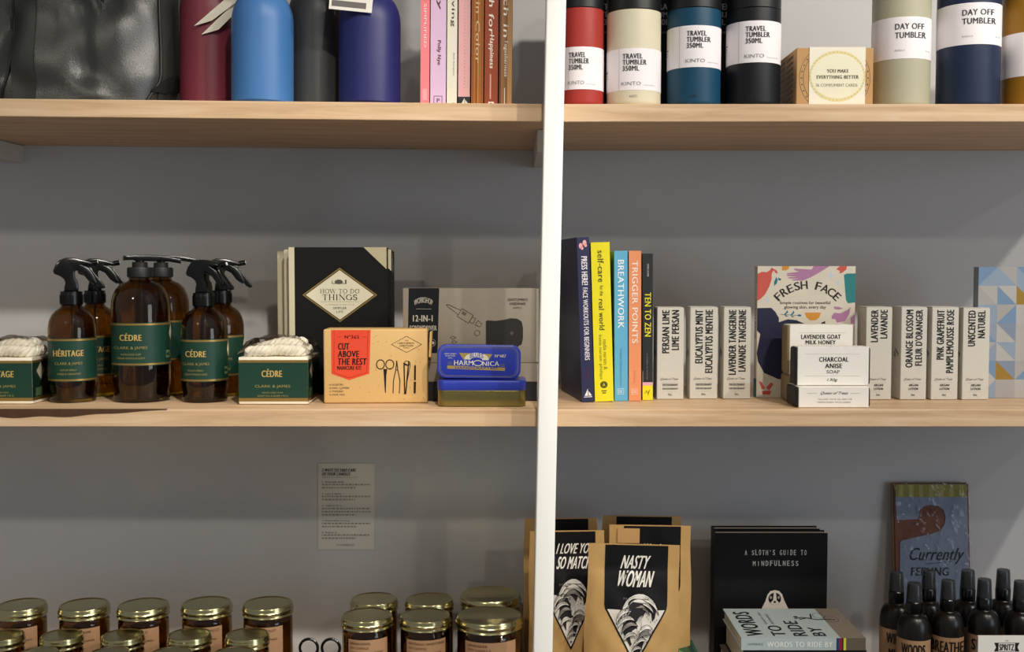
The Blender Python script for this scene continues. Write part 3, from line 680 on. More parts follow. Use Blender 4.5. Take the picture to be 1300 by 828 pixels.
# --- how to do things books, face out
BKC = M('black_book_cloth', '#090908', 0.55, spec=0.3, var=0.1); SPC = M('cream_spine', '#c9c0a4', 0.6, var=0.05)
def howto_front(full):
    def f(i):
        go = ink('#8a7440', .4); cr = ink('#d6cfb6'); d = ink('#2a2620')
        i.rect(0, 0, .058, 1, SPC, 1)
        i.poly([(.766, 0), (1, 0), (1, .148)], ink('#b8ae90'), 1)
        if full:
            cx_, cy_, a_, b_ = .52, .322, .383, .184; Z_ = lambda v: cy_ + (v - .365) * .856; k9 = .92
            i.poly([(cx_ - a_, cy_), (cx_, cy_ - b_), (cx_ + a_, cy_), (cx_, cy_ + b_)], go, 1)
            k_ = .955; i.poly([(cx_ - a_ * k_, cy_), (cx_, cy_ - b_ * k_), (cx_ + a_ * k_, cy_), (cx_, cy_ + b_ * k_)], ink('#4a3d22'), 2)
            k_ = .91; i.poly([(cx_ - a_ * k_, cy_), (cx_, cy_ - b_ * k_), (cx_ + a_ * k_, cy_), (cx_, cy_ + b_ * k_)], cr, 3)
            i.serif('HOW TO DO', cx_ - .22 * k9, Z_(.318), cx_ + .22 * k9, Z_(.352), d, 4); i.serif('THINGS', cx_ - .195 * k9, Z_(.362), cx_ + .195 * k9, Z_(.405), d, 4, th=.17)
            i.rect(cx_ - .22 * k9, Z_(.417), cx_ + .22 * k9, Z_(.4195), ink('#8c8468'), 4); i.text('A TIMELESS GUIDE TO A', cx_ - .16 * k9, Z_(.437), cx_ + .16 * k9, Z_(.447), ink('#8c8468'), layer=4)
            i.text('SIMPLER', cx_ - .07, Z_(.46), cx_ + .07, Z_(.478), d, bold=.02, layer=4); i.text('LIFE', cx_ - .035, Z_(.49), cx_ + .035, Z_(.507), d, layer=4)
            gy = ink('#57524a'); i.ell(cx_ - .01, Z_(.262), .042, .0155, gy, 4); i.rect(cx_ - .078, Z_(.272), cx_ + .07, Z_(.277), gy, 5); i.rect(cx_ + .055, Z_(.245), cx_ + .07, Z_(.276), gy, 6); i.rect(cx_ - .078, Z_(.252), cx_ - .072, Z_(.276), gy, 6)
    return f
for k_, (dx, dpx, Y, lab) in enumerate(((15.5, 0, -.158, 'black book titled HOW TO DO THINGS with a cream diamond, front copy'), (7.5, 0, -.136, 'second copy of the black diamond book, behind the front copy'), (0, 0, -.114, 'rearmost black diamond book copy with cream spine, nearest the wall'))):
    x0, x1, z0, z1 = rect(354.5 + dx - (0 if k_ == 0 else 1.0 * k_), 314, [491, 497, 499][k_] , 440, Y)
    if k_ == 0: x0 = atY(367, 380, Y).x
    top = atY(420, [314, 317, 319][k_], Y).z
    book(lab, .018, top - ZM - .0004, x1 - x0, BKC, (x0, Y + .009, ZM + .0004), (0, 0, -PI / 2), 'face-out black and cream books', front=howto_front(k_ == 0), spine=lambda i: i.rect(0, 0, 1, 1, SPC))

# --- manicure kit box
Y = atZ(475, 512.5, ZM).y; x0, x1, z0, z1 = rect(411, 418.5, 542.5, 513, Y); w = (x1 - x0) / 2; H = z1 - ZM
TAN = M('speckled_tan_card', '#cfa96d', 0.6, var=0.05, vscale=200)
t = thing('manicure_kit', 'tan manicure kit box with a red pennant label', 'box', ((x0 + x1) / 2, Y, ZM + .0004), (0, 0, .03))
m = MB(); m.box(-w, w, 0, .048, 0, H, TAN, .0022, 3)
i = front_ink(m, -w, w, 0, 0, H); d = ink('#1d1714'); rd = ink('#d9492f'); br = ink('#4a3524')
i.poly([(.075, .01), (.455, .01), (.44, .60), (.245, .685), (.075, .60)], rd, 1)
i.line([(.105, .01), (.10, .585), (.245, .655), (.415, .585), (.43, .01)], .0004, ink('#7a1f16'), 2)
i.text('Nº365', .205, .08, .345, .125, ink('#4a1611'), bold=.04); i.rect(.135, .10, .17, .105, ink('#7a1f16'), 2); i.rect(.37, .10, .415, .105, ink('#7a1f16'), 2)
i.text('CUT', .14, .185, .25, .275, d, bold=.06, shear=.05); i.text('ABOVE', .138, .29, .345, .375, d, bold=.06, shear=.05); i.text('THE REST', .135, .39, .415, .48, d, bold=.06, shear=.05); i.text('MANICURE KIT.', .13, .495, .37, .545, d, bold=.05, shear=.05)
for q, s_ in enumerate(('1x SCISSORS', '1x NAIL CLIPPERS', '1x TWEEZERS', '1x NAIL FILE')): i.text(s_, .055, .735 + .045 * q, .055 + .012 * len(s_), .757 + .045 * q, br)
i.line([(.655, .205), (.80, .095), (.945, .205), (.80, .315)], .0005, br, 2, True)
i.text("GENTLEMEN'S", .725, .175, .875, .198, br); i.text('HARDWARE', .735, .21, .865, .233, br); i.text('THE', .785, .145, .815, .16, br); i.text('SUPPLY', .77, .245, .83, .258, br)
i.ring(.548, .475, .038, .062, .0011, d); i.ring(.638, .475, .038, .062, .0011, d)
i.poly([(.575, .53), (.592, .54), (.612, .53), (.604, .62), (.598, .86), (.59, .86), (.585, .75), (.58, .62)], d, 2)
i.line([(.705, .43), (.695, .55), (.672, .70), (.668, .86)], .0011, d); i.line([(.705, .43), (.715, .55), (.735, .70), (.728, .86)], .0011, d); i.line([(.697, .55), (.713, .55)], .001, d)
i.line([(.775, .46), (.78, .87)], .0016, d); i.line([(.82, .44), (.79, .87)], .0016, d); i.line([(.835, .48), (.80, .74)], .0008, d); i.ring(.805, .46, .028, .03, .0008, d); i.line([(.775, .46), (.815, .49)], .0014, d)
i.poly([(.872, .5), (.882, .475), (.89, .5), (.888, .69), (.87, .69)], d, 2); i.poly([(.868, .71), (.89, .71), (.886, .86), (.877, .875), (.866, .86)], d, 2)
for q in range(70):
    r_ = rng.uniform(.0015, .006); i.ell(rng.uniform(.03, .97), rng.uniform(.03, .97), r_ * .7, r_, ink('#5a4630'), 1, 7)
m.build('box', t)
m = MB(); m.prism([(0, -.004), (.046, -.004), (.046, -.036), (.040, -.042), (.004, -.036)], 0, .0012, TAN)
for v in m.v: v.xyz = Vector((w + .0012 + v.y * 2.2 + .002 * max(0, min(1, (v.z + .04) * 30)), .001 + v.x, H + v.z))
m.build('tuck_flap', t)

# --- harmonica tins
BLUE = M('blue_tin_lid', '#2a39a0', 0.32, spec=0.5, var=0.04); OLV = M('olive_gold_tin', '#8c8350', 0.28, metal=0.85, var=0.08, vscale=20)
def rrect(w, h, r, n=8):
    P = []
    for cx_, cy_, a0_ in ((w - r, h - r, 0), (-w + r, h - r, PI / 2), (-w + r, -h + r, PI), (w - r, -h + r, 1.5 * PI)):
        for q in range(n + 1): P.append((cx_ + r * math.cos(a0_ + q * PI / 2 / n), cy_ + r * math.sin(a0_ + q * PI / 2 / n)))
    return P
def tin(label, w, h, dlid, dbase, loc, rot, r=.011):
    t = thing('harmonica_tin', label, 'tin', loc, rot, 'blue harmonica tins')       # local: lid faces -y, base behind it, centred
    m = MB(); m.prism(rrect(w - .0006, h - .0006, r), dlid * .6, dlid + dbase, OLV, .0015); m.build('tin_base', t)
    m = MB(); m.prism(rrect(w - .0002, h - .0002, r), dlid, dlid + .0012, OLV, .0004); m.build('rim', t)
    m = MB(); m.prism(rrect(w, h, r), 0, dlid, BLUE, .0024)
    i = front_ink(m, -w, w, 0, -h, h); go = ink('#9c8748', .4); cr = ink('#c9c4b4'); gy = ink('#4a4f80')
    for k_, q in ((.05, .0006), (.075, .0003)): i.line([(.5 + x / (2 * w) * (1 - k_ * 1.2), .5 + y / (2 * h) * (1 - k_ * 2.6)) for x, y in rrect(w, h, r)], q, ink('#7a7360'), 1, True)
    i.poly([(.265, .24), (.665, .27), (.61, .45), (.315, .43)], go, 1)
    i.poly([(.315, .43)] + [(.4725 + .147 * math.cos(PI - q * PI / 16), .44 - .21 * math.sin(q * PI / 16)) for q in range(17)] + [(.61, .45)], cr, 2)
    i.text('BLUES', .395, .27, .555, .40, BLUE, bold=.02, layer=3, arch=.35); i.poly([(.4725 + .07 * math.cos(PI - q * PI / 12), .44 - .075 * math.sin(q * PI / 12)) for q in range(13)], BLUE, 4)
    i.text('HARM', .205, .46, .435, .60, cr, bold=.04); i.text('NICA', .545, .48, .745, .615, cr, bold=.04)
    i.ring(.49, .535, .052, .075, .0010, cr, 3)
    i.poly([(.125, .615), (.815, .66), (.815, .755), (.125, .71)], go, 1); i.text('HANDCRAFTED', .22, .645, .72, .705, BLUE, bold=.02, layer=3)
    i.rect(.13, .50, .185, .60, gy, 1); i.rect(.755, .55, .81, .64, gy, 1)
    i.text('Nº487', .69, .275, .825, .365, cr, bold=.03); i.text("GENTLEMEN'S", .09, .25, .235, .29, cr); i.text('HARDWARE', .10, .31, .22, .35, cr); i.text('SUPPLY', .135, .375, .19, .41, cr)
    m.build('lid', t); return t
p = atZ(610, 517, ZM); k = (p.y - CAM.y) / F; wl = 57 * k
x0, x1, z0, z1 = rect(554.5, 484, 668, 517, p.y)
hl = .030; Hl = z1 - ZM
tin('blue and gold harmonica tin lying flat under the upright one', (x1 - x0) / 2, hl, Hl * .40, Hl * .60, ((x0 + x1) / 2, p.y + hl, ZM + Hl + .0005), (-PI / 2, 0, 0))
Y2 = p.y + .012; x0, x1, z0, z1 = rect(554.5, 437.5, 661, 486.5, Y2); zb = ZM + Hl + .0012
tin('blue harmonica tin standing on edge with its lid to the front', (x1 - x0) / 2, (z1 - zb) / 2 - .0004, .010, .018, ((x0 + x1) / 2, Y2, (z1 + zb) / 2), (0, .012, 0), .0115)

# --- screwdriver set and the box under it
GBOX = M('grey_brown_card', '#847a6c', 0.65, var=0.05, vscale=120); NVY = M('ink_navy_panel', '#0c0f13', 0.5, spec=0.3)
Y = -.232; x0, x1, z0, z1 = rect(517, 462, 683, 511, Y); zu = z1
t = thing('gadget_box', 'grey and black box lying under the screwdriver box beside the post', 'box', ((x0 + x1) / 2, Y, ZM + .0004)); w = (x1 - x0) / 2; H = zu - ZM
m = MB(); m.box(-w, w, 0, .095, 0, H * .5, M('black_card', '#15161a', 0.5), .0007, 1); m.build('tray', t)
m = MB(); m.box(-w - .0002, w + .0002, -.0004, .0954, H * .5 + .0003, H, GBOX, .0007, 1)
m.box(w - .0012, w + .0004, -.0006, .0002, .0005, H - .0004, M('pale_edge', '#b5aa98', 0.6)); m.build('lid', t)
Y = -.226; x0, x1, z0, z1 = rect(511.5, 366, 680, 462, Y); w = (x1 - x0) / 2; zb = ZM + H + .0008; H2 = z1 - zb
t = thing('screwdriver_box', 'grey screwdriver set box with a black panel and tool drawing', 'box', ((x0 + x1) / 2, Y, zb))
m = MB(); m.box(-w, w, 0, .042, 0, H2, GBOX, .0009, 2)
i = front_ink(m, -w, w, 0, 0, H2); lt = ink('#a9a498'); d = ink('#35302b')
i.poly([(.045, 0), (.275, 0), (.26, .87), (.035, .87)], NVY, 1)
i.text('WORKSHOP', .085, .16, .225, .235, lt, bold=.02, arch=.55); i.rect(.1, .275, .215, .279, lt, 3); i.text('12-IN-1', .075, .36, .225, .445, lt, bold=.045); i.text('SCREWDRIVER', .05, .50, .255, .565, lt, bold=.02)
for q in range(3):
    c_ = .08 + .072 * q; i.ring(c_, .73, .022, .045, .0004, lt, 2); i.rect(c_ - .012, .715, c_ + .012, .75, lt, 2)
def rot_(L, a_, cx_, cy_): return [(cx_ + (x * math.cos(a_) - y * math.sin(a_)), cy_ + (x * math.sin(a_) + y * math.cos(a_)) * 1.74) for x, y in L]
hd = [(.625, .515), (.635, .50), (.70, .51), (.76, .49), (.81, .465), (.86, .47), (.895, .52), (.905, .63), (.905, .80), (.895, .9), (.855, .955), (.80, .95), (.74, .915), (.68, .90), (.635, .905), (.625, .89)]
i.poly([(x, .03 + y * .80) for x, y in hd], ink('#292724'), 1); i.poly([(.805, .60), (.82, .57), (.835, .60), (.82, .635)], ink('#4a4742'), 2)
a_ = .55
for L in ([(-.05, -.035), (.05, -.035), (.05, .035), (-.05, .035)],): i.line(rot_(L, a_, .47, .37), .0007, d, 2, True)
i.line(rot_([(-.05, -.02), (-.09, -.014), (-.15, -.008), (-.165, 0), (-.15, .008), (-.09, .014), (-.05, .02)], a_, .47, .37), .0007, d, 2)
i.poly(rot_([(-.035, -.022), (.0, -.022), (.0, .0), (-.035, 0)], a_, .47, .37), ink('#5b544b'), 2)
i.line(rot_([(.05, -.02), (.08, -.022), (.08, .022), (.05, .02)], a_, .47, .37), .0006, d, 2); i.ring(.56, .60, .02, .035, .0006, d); i.line(rot_([(.1, -.02), (.14, -.012), (.14, .012), (.1, .02)], a_, .47, .37), .0006, d, 2, True)
for q in range(5): i.line([(.355 + .01 * q, .66 + .06 * q), (.375 + .01 * q, .64 + .06 * q), (.40 + .008 * q, .66 + .06 * q), (.375 + .01 * q, .685 + .06 * q)], .0006, d, 2, True)
i.text("GENTLEMEN'S", .79, .135, .94, .17, d, bold=.02); i.text('HARDWARE', .805, .19, .925, .225, d, bold=.02); i.text('SUPPLY', .83, .25, .895, .275, d)
m.build('box', t)
m = MB(); m.box(w + .0002, w + .0040, .001, .041, .0005, H2 - .0006, M('pale_flap_edge', '#a59b8b', 0.6), .0004, 1); m.build('end_flap', t)

# ================================================================ middle right shelf
def lean_book(label, q, D_, cover, spine, group='wellbeing books', **k):     # q: spine corners in the frame (top left, bottom left, width at foot)
    (tx_, ty), (bx_, by), w_ = q
    p = atZ((bx_ + w_ / 2), by, ZM); Y = k.pop('Y', p.y); x0 = atY(bx_, by, Y).x; x1 = atY(bx_ + w_, by, Y).x; zt = atY(tx_, ty, Y); zb_ = atY(bx_, by, Y)
    H = math.hypot(zt.x - x0, zt.z - ZM); ang = math.atan2(zt.x - x0, zt.z - ZM); Wd = x1 - x0 - .0008; yaw = k.pop('yaw', 0)
    t = book(label, Wd, H, D_, cover, ((x0 + x1) / 2, Y, ZM + .0005 + abs(math.sin(ang)) * Wd / 2), (0, ang, yaw), group, spine=spine, **k)
    return t
def p1(i):
    w = ink('#e4dfe0'); i.text('PRESS HERE!', .3, .115, .78, .29, w, rot=-90, bold=.04); i.text('FACE WORKOUTS FOR BEGINNERS', .34, .305, .74, .745, w, rot=-90, bold=.02)
    pk = ink('#e8a7a8'); i.ell(.30, .052, .16, .017, pk, 2, 14); i.ell(.62, .034, .16, .017, pk, 2, 14); i.ell(.4, .066, .12, .01, pk, 2, 12); i.ell(.7, .05, .12, .01, pk, 2, 12)
    i.text('Adams', .42, .785, .66, .875, ink('#54304a'), rot=-90, bold=.02)
    i.poly([(.5, .92), (.5, .963), (.22, .963)], w); i.poly([(.56, .935), (.82, .963), (.56, .963)], w); i.rect(.16, .968, .84, .972, w)
def p1b(i):
    g = ink('#3a3b3e'); i.line([(0, .19), (.1, .17), (.16, .21), (.22, .18), (.34, .2), (.36, .5), (.42, .52), (.36, .57), (.42, .74), (.30, .78), (.15, .75), (0, .78)], .0016, g, 2)
lean_book('navy face workout book leaning left, next to the white post', ((731.5, 302), (738.5, 511), 16.5), .145, M('navy_cover', '#24264a', 0.45), p1, yaw=.14, back=p1b)
YEL = M('yellow_cover', '#e6d821', 0.45)
def p2(i):
    d = ink('#55531c'); i.text('self-care', .34, .05, .66, .25, d, rot=-90, bold=.03); i.text('for the', .42, .27, .6, .335, d, rot=-90); i.text('real world', .34, .355, .62, .55, d, rot=-90, bold=.03)
    i.text('nadia narain &', .52, .61, .72, .80, ink('#8a8428'), rot=-90); i.text('katia narain phillips', .26, .58, .46, .86, ink('#8a8428'), rot=-90)
    i.ell(.5, .895, .2, .022, d); i.text('A', .43, .884, .57, .905, YEL, bold=.02); i.rect(.36, .93, .64, .937, d); i.rect(.4, .943, .6, .95, d)
lean_book('yellow self-care book leaning beside the navy one', ((749.5, 308.5), (755, 510.5), 24.5), .135, YEL, p2)
def p3(i):
    w = ink('#e2ebf0'); i.text('BREATHWORK', .26, .06, .72, .515, w, rot=-90, bold=.03); i.text('Nathalia Westmacott-Brown', .4, .65, .58, .90, ink('#5f97b4'), rot=-90); i.frame(.22, .92, .68, .955, .0004, w); i.text('DK', .3, .928, .6, .948, w)
lean_book('light blue breathing book between the yellow and orange books', ((779.5, 319), (780, 509.5), 17.5), .14, M('light_blue_cover', '#5fa8cc', 0.45), p3)
def p4(i):
    w = ink('#f3dfd2'); i.text('TRIGGER POINTS', .26, .065, .72, .615, w, rot=-90, bold=.03); i.text('Hanna', .4, .80, .58, .88, ink('#c98661'), rot=-90); i.frame(.24, .92, .70, .955, .0004, w); i.text('DK', .32, .928, .62, .948, w)
lean_book('orange trigger point book between the light blue and black books', ((798, 319), (798, 509.5), 16.3), .14, M('orange_cover', '#e08f62', 0.45), p4)
def p5(i):
    yl = ink('#e3d63a'); i.rect(0, .885, 1, 1, YEL, 1); i.rect(0, .878, 1, .9, ink('#d8a7b4'), 2); i.rect(0, .8, .06, .885, ink('#8d8b86'), 1)
    i.text('TEN TO ZEN', .22, .265, .82, .565, yl, rot=-90, bold=.03); i.text('OWEN O\'KANE', .44, .07, .62, .155, ink('#c7c5bf'), rot=-90); i.text('OWEN O KANE', .4, .68, .5, .86, ink('#8d8b86'), rot=-90)
    i.line([(.2, .955), (.4, .935), (.5, .955), (.7, .93), (.55, .965)], .0006, ink('#6f6a1e'), 3)
lean_book('thin black book with a yellow foot, last of the leaning books', ((815.3, 322.5), (815.3, 508.5), 13.8), .125, M('charcoal_cover', '#25282a', 0.45), p5)

CARTON = M('white_carton', '#cbc6ba', 0.55, spec=0.3, var=0.03, vscale=100)
def carton(label, px0, px1, py0, py1, l1, l2, e1, e2, kind, group, dpt=.037):
    p = atZ((px0 + px1) / 2, py1, ZM); Y = p.y; x0, x1, z0, z1 = rect(px0, py0, px1, py1, Y); w = (x1 - x0) / 2; H = z1 - ZM
    t = thing('slim_carton', label, 'carton', ((x0 + x1) / 2, Y, ZM + .0004), group=group)
    m = MB(); m.box(-w, w, 0, dpt, 0, H, CARTON, .0007, 1)
    i = front_ink(m, -w, w, 0, 0, H); d = ink('#201f1d'); g = ink('#6b665d')
    i.text(l1, .19, .022, .46, e1, d, rot=90, bold=.05); i.text(l2, .55, .022, .82, e2, d, rot=90, bold=.05)
    i.text('Queen of Trees', .14, .762, .80, .792, g, shear=.6); i.rect(.2, .812, .8, .815, ink('#b5afa3'))
    k_ = .11 if kind[0][0] != 'D' else .0
    i.text(kind[0], .22 + k_, .828, .80 - k_, .853, d, bold=.04); i.text(kind[1], .22 + k_, .868, .80 - k_, .893, d, bold=.04); i.rect(.25, .912, .75, .915, ink('#b5afa3')); i.text('50mL', .42, .935, .58, .958, g, bold=.02)
    L = Ink(m, lambda u, v, o: Vector((-w - o, dpt * (1 - u), H * (1 - v))), dpt, H); gg = ink('#6d7a68'); L.poly([(.45, .44), (.8, .5), (.75, .53), (.4, .47)], gg); L.poly([(.3, .48), (.5, .5), (.4, .56)], gg); L.text('Queen', .2, .52, .7, .54, g)
    m.build('box', t)
    m = MB(); m.box(-w + .0006, w - .0006, .0012, dpt - .0006, H + .0002, H + .0009, CARTON); m.build('tuck_flap', t)
    return t
DEO = ('DEODORANT', 'DÉODORANT'); LOT = ('ARGAN', 'LOTION')
carton('white deodorant carton labelled PERSIAN LIME', 834, 868, 391.5, 507.5, 'PERSIAN LIME', 'LIME PERSAN', .495, .46, DEO, 'deodorant cartons')
carton('white deodorant carton labelled EUCALYPTUS MINT', 876, 911, 391, 507, 'EUCALYPTUS MINT', 'EUCALYPTUS MENTHE', .61, .715, DEO, 'deodorant cartons')
carton('white deodorant carton labelled LAVENDER TANGERINE', 918.5, 953, 391, 507, 'LAVENDER TANGERINE', 'LAVANDE TANGERINE', .735, .70, DEO, 'deodorant cartons')
carton('white lotion carton labelled LAVENDER', 1099, 1132, 391, 508, 'LAVENDER', 'LAVANDE', .375, .335, LOT, 'lotion cartons')
carton('white lotion carton labelled ORANGE BLOSSOM', 1143.5, 1176.5, 391, 508, 'ORANGE BLOSSOM', "FLEUR D'ORANGER", .65, .63, LOT, 'lotion cartons')
carton('white lotion carton labelled PINK GRAPEFRUIT', 1182.5, 1216.5, 391, 508, 'PINK GRAPEFRUIT', 'PAMPLEMOUSSE ROSE', .565, .71, LOT, 'lotion cartons')
carton('white lotion carton labelled UNSCENTED', 1222, 1256, 392, 508, 'UNSCENTED', 'NATUREL', .415, .325, LOT, 'lotion cartons')

# fresh face book
def ff(i):
    d = ink('#2c2523'); nv = ink('#26273f'); rd = ink('#c4564c'); pu = ink('#a87799'); te = ink('#2f7a7c'); og = ink('#c98a35'); bl = ink('#b9c6d8'); tq = ink('#2f6f7c')
    fx = lambda x: (x - 8) / 930.0; fy = lambda y: (y - 62) / 1265.0                     # from a close view of the cover
    G = lambda L: [(max(0, min(1, fx(x))), max(0, min(1, fy(y)))) for x, y in L]
    i.poly(G([(8, 135), (50, 115), (95, 120), (125, 100), (140, 75), (190, 105), (200, 130), (180, 130), (160, 100), (140, 140), (142, 185), (120, 260), (80, 335), (40, 375), (8, 395)]), rd)
    i.poly(G([(240, 62), (310, 62), (300, 90), (275, 103), (240, 103)]), og)
    i.poly(G([(285, 130), (400, 115), (350, 95), (360, 85), (440, 90), (520, 95), (540, 62), (690, 62), (600, 120), (520, 165), (440, 200), (350, 200), (330, 190), (400, 182), (310, 180), (295, 168), (390, 165), (285, 155), (290, 143), (390, 145), (285, 138)]), pu)
    i.poly(G([(755, 90), (790, 62), (855, 62), (850, 95), (810, 125), (780, 132), (790, 110)]), rd)
    i.poly(G([(828, 145), (860, 132), (938, 132), (938, 410), (870, 418), (850, 385)]), te)
    for cx_, cy_, r in ((705, 150, 38), (776, 222, 26), (106, 385, 32)):
        i.poly(G([(cx_, cy_ - r * 1.4), (cx_ + r * .25, cy_ - r * .25), (cx_ + r, cy_), (cx_ + r * .25, cy_ + r * .25), (cx_, cy_ + r * 1.4), (cx_ - r * .25, cy_ + r * .25), (cx_ - r, cy_), (cx_ - r * .25, cy_ - r * .25)]), bl)
    i.poly(G([(165, 250), (165, 215), (185, 165), (200, 195), (190, 230)]), tq); i.poly(G([(200, 170), (235, 185), (225, 200), (205, 195)]), tq)
    # arched title
    cx_, cy_, R = 485, 640, 400
    for k_, c in enumerate('FRESH FACE'):
        if c == ' ': continue
        a = (k_ - 4.5) * .172; ca, sa = math.cos(a), math.sin(a); g, tri, asp = glyphs(c); hh = 78; ww = {'R': 56, 'H': 62, 'C': 66, 'A': 70}.get(c, 50)
        for dd in (-2.2, 2.2):
            P = []
            for u, v in g:
                lx = (u - .5) * ww + dd; ly = R - 40 + v * hh; P.append((fx(cx_ + lx * ca + ly * sa), fy(cy_ - (-lx * sa + ly * ca))))
            i.mb.add(i.pts(P, 3 + .1 * dd), tri, d)
    i.text('Simple routines for beautiful', fx(222), fy(398), fx(702), fy(435), d); i.text('glowing skin, every day', fx(265), fy(440), fx(662), fy(478), d)
    i.line(G([(230, 525), (420, 535)]), .0006, tq); 
    for x, y in ((285, 510), (345, 515)): i.poly(G([(x - 20, y + 15), (x + 10, y - 25), (x + 18, y - 5), (x - 5, y + 15)]), tq); i.poly(G([(x - 20, y + 15), (x + 20, y + 35), (x - 5, y + 38)]), tq)
    i.ell(fx(410), fy(535), .02, .008, tq)
    i.poly(G([(460, 508), (615, 508), (600, 555), (560, 582), (510, 582), (475, 550)]), og)
    i.poly(G([(735, 450), (780, 452), (825, 470), (780, 480), (745, 475)]), pu); i.poly(G([(715, 545), (740, 510), (800, 515), (870, 480), (895, 455), (885, 520), (845, 590), (770, 605), (750, 570), (720, 570)]), pu); i.poly(G([(895, 560), (938, 520), (938, 615), (900, 615)]), pu)
    i.poly(G([(8, 465), (140, 462), (180, 500), (215, 560), (215, 600), (300, 572), (380, 580), (470, 620), (480, 900), (300, 1150), (215, 1150), (80, 1090), (20, 980), (8, 900), (40, 715), (8, 680)]), nv, 2)
    i.poly(G([(620, 605), (655, 590), (660, 640), (620, 640)]), nv, 2)
    i.poly(G([(30, 1170), (60, 1180), (90, 1240), (60, 1250)]), rd); i.poly(G([(100, 1230), (150, 1180), (170, 1200), (130, 1260)]), rd); i.poly(G([(60, 1265), (150, 1262), (140, 1300), (70, 1300)]), rd)
FFC = M('pale_cover', '#cfc6b4', 0.5)
Y = atZ(1020, 505, ZM).y; x0, x1, z0, z1 = rect(961, 338, 1085, 505, Y)
def ffs(i): i.text('FRESH FACE', .3, .26, .7, .55, ink('#6a625a'), rot=-90); i.rect(0, .86, 1, 1, ink('#2f7a7c'))
book('pale patterned book titled FRESH FACE behind the soap bars', .017, z1 - ZM - .0004, x1 - x0, FFC, (x0, Y + .0085, ZM + .0004), (0, 0, -PI / 2), front=ff, spine=ffs)

# geometric journal at the right end
def geo(i):
    cs = [ink(c, .35) for c in ('#8796a6', '#a09c98', '#7089a4', '#a8a49e', '#8791a0', '#94742c', '#7d8899', '#aca8a3')]; r = random.Random(4); nu, nv = 5, 7
    for a in range(nu):
        for b in range(nv):
            u0, u1, v0, v1 = a / nu, (a + 1) / nu, b / nv, (b + 1) / nv; q = [(u0, v0), (u1, v0), (u1, v1), (u0, v1)]; s_ = r.randrange(2)
            c1, c2 = r.choice(cs[:5] + cs[6:]), r.choice(cs[:5] + cs[6:])
            if (a, b) in ((2, 1), (1, 5)): c2 = cs[5]
            if s_: i.poly([q[0], q[1], q[2]], c1); i.poly([q[0], q[2], q[3]], c2)
            else: i.poly([q[0], q[1], q[3]], c1); i.poly([q[1], q[2], q[3]], c2)
Y = atZ(1290, 506, ZM).y; x0, x1, z0, z1 = rect(1241, 339, 1362, 505, Y)
book('journal with a pale blue, grey and gold triangle pattern at the right end', .016, z1 - ZM - .0004, x1 - x0, M('grey_blue_cover', '#8f959c', 0.4), (x0, Y + .008, ZM + .0004), (0, 0, -PI / 2), front=geo, name='journal')

# soap bars in paper sleeves
CHAR = M('charcoal_soap', '#1a1b1b', 0.6, var=0.25, vscale=60); OAT = M('marbled_soap', '#857657', 0.7, var=0.35, vscale=70, bump=0.4, bscale=200)
def soap(label, x0, x1, y0, y1, z0, z1, soapm, pr, up):
    t = thing('soap_bar', label, 'soap', ((x0 + x1) / 2, y0, z0), group='sleeved soap bars'); w = (x1 - x0) / 2; d_ = y1 - y0; H = z1 - z0
    m = MB(); m.box(-w - .0035, w + .0025, .0005, d_ - .0005, .0005, H - .0005, soapm, .003, 3); m.build('soap', t)
    m = MB(); m.box(-w, w, 0, d_, 0, H, WHITE, .0005, 1); pr(front_ink(m, -w, w, 0, 0, H)); m.build('paper_sleeve', t)
d = ink('#2b2726'); g = ink('#9a948c')
def pr_low(i):
    i.text('Queen of Trees', .31, .22, .70, .38, d, shear=.6); i.rect(.12, .30, .26, .315, g); i.rect(.74, .30, .88, .315, g)
    i.text('TALLOW, OLIVE OIL AND LYE', .27, .56, .76, .63, ink('#7a746c')); i.text('MADE IN CANADA  FAIT AU CANADA', .27, .70, .74, .77, ink('#7a746c'))
def pr_char(i):
    i.rect(.1, .185, .88, .19, g); i.text('CHARCOAL', .30, .265, .715, .385, d, bold=.05); i.text('ANISE', .385, .43, .625, .55, d, bold=.05); i.text('SOAP', .41, .60, .59, .69, ink('#57524e')); i.rect(.1, .75, .88, .755, g); i.text('130g', .42, .82, .56, .91, d, shear=.5)
def pr_goat(i):
    i.rect(.13, .16, .88, .165, g); i.text('LAVENDER GOAT', .18, .195, .81, .285, d, bold=.05); i.text('MILK HONEY', .25, .31, .73, .392, d, bold=.05)
Ys = atZ(1055, 518, ZM).y
x0, x1, z0, z1 = rect(1014, 491.5, 1103, 518.3, Ys); zt_ = z1
soap('charcoal soap bar lying flat at the front of the soap display', x0, x1, Ys, Ys + .050, ZM + .0004, zt_, CHAR, pr_low, 0)
x0, x1, z0, z1 = rect(1012.5, 440.5, 1103, 491, Ys + .014)
soap('charcoal anise soap bar standing on the front bar', x0, x1, Ys + .014, Ys + .040, zt_ + .0006, z1, CHAR, pr_char, 1)
Yg = Ys + .0535
x0, x1, z0, z1 = rect(1007, 462, 1090, 511, Yg); z1 = zt_ + .0095
soap('marbled soap bar lying flat at the back of the soap display', x0 - .002, x1, Yg, Yg + .046, ZM + .0004, z1, OAT, lambda i: None, 0)
x0, x1, z0, z2 = rect(1002.5, 412.5, 1082.5, 465, Yg + .006)
soap('lavender goat milk honey soap bar standing at the back', x0, x1, Yg + .006, Yg + .036, z1 + .0006, z2, OAT, pr_goat, 1)

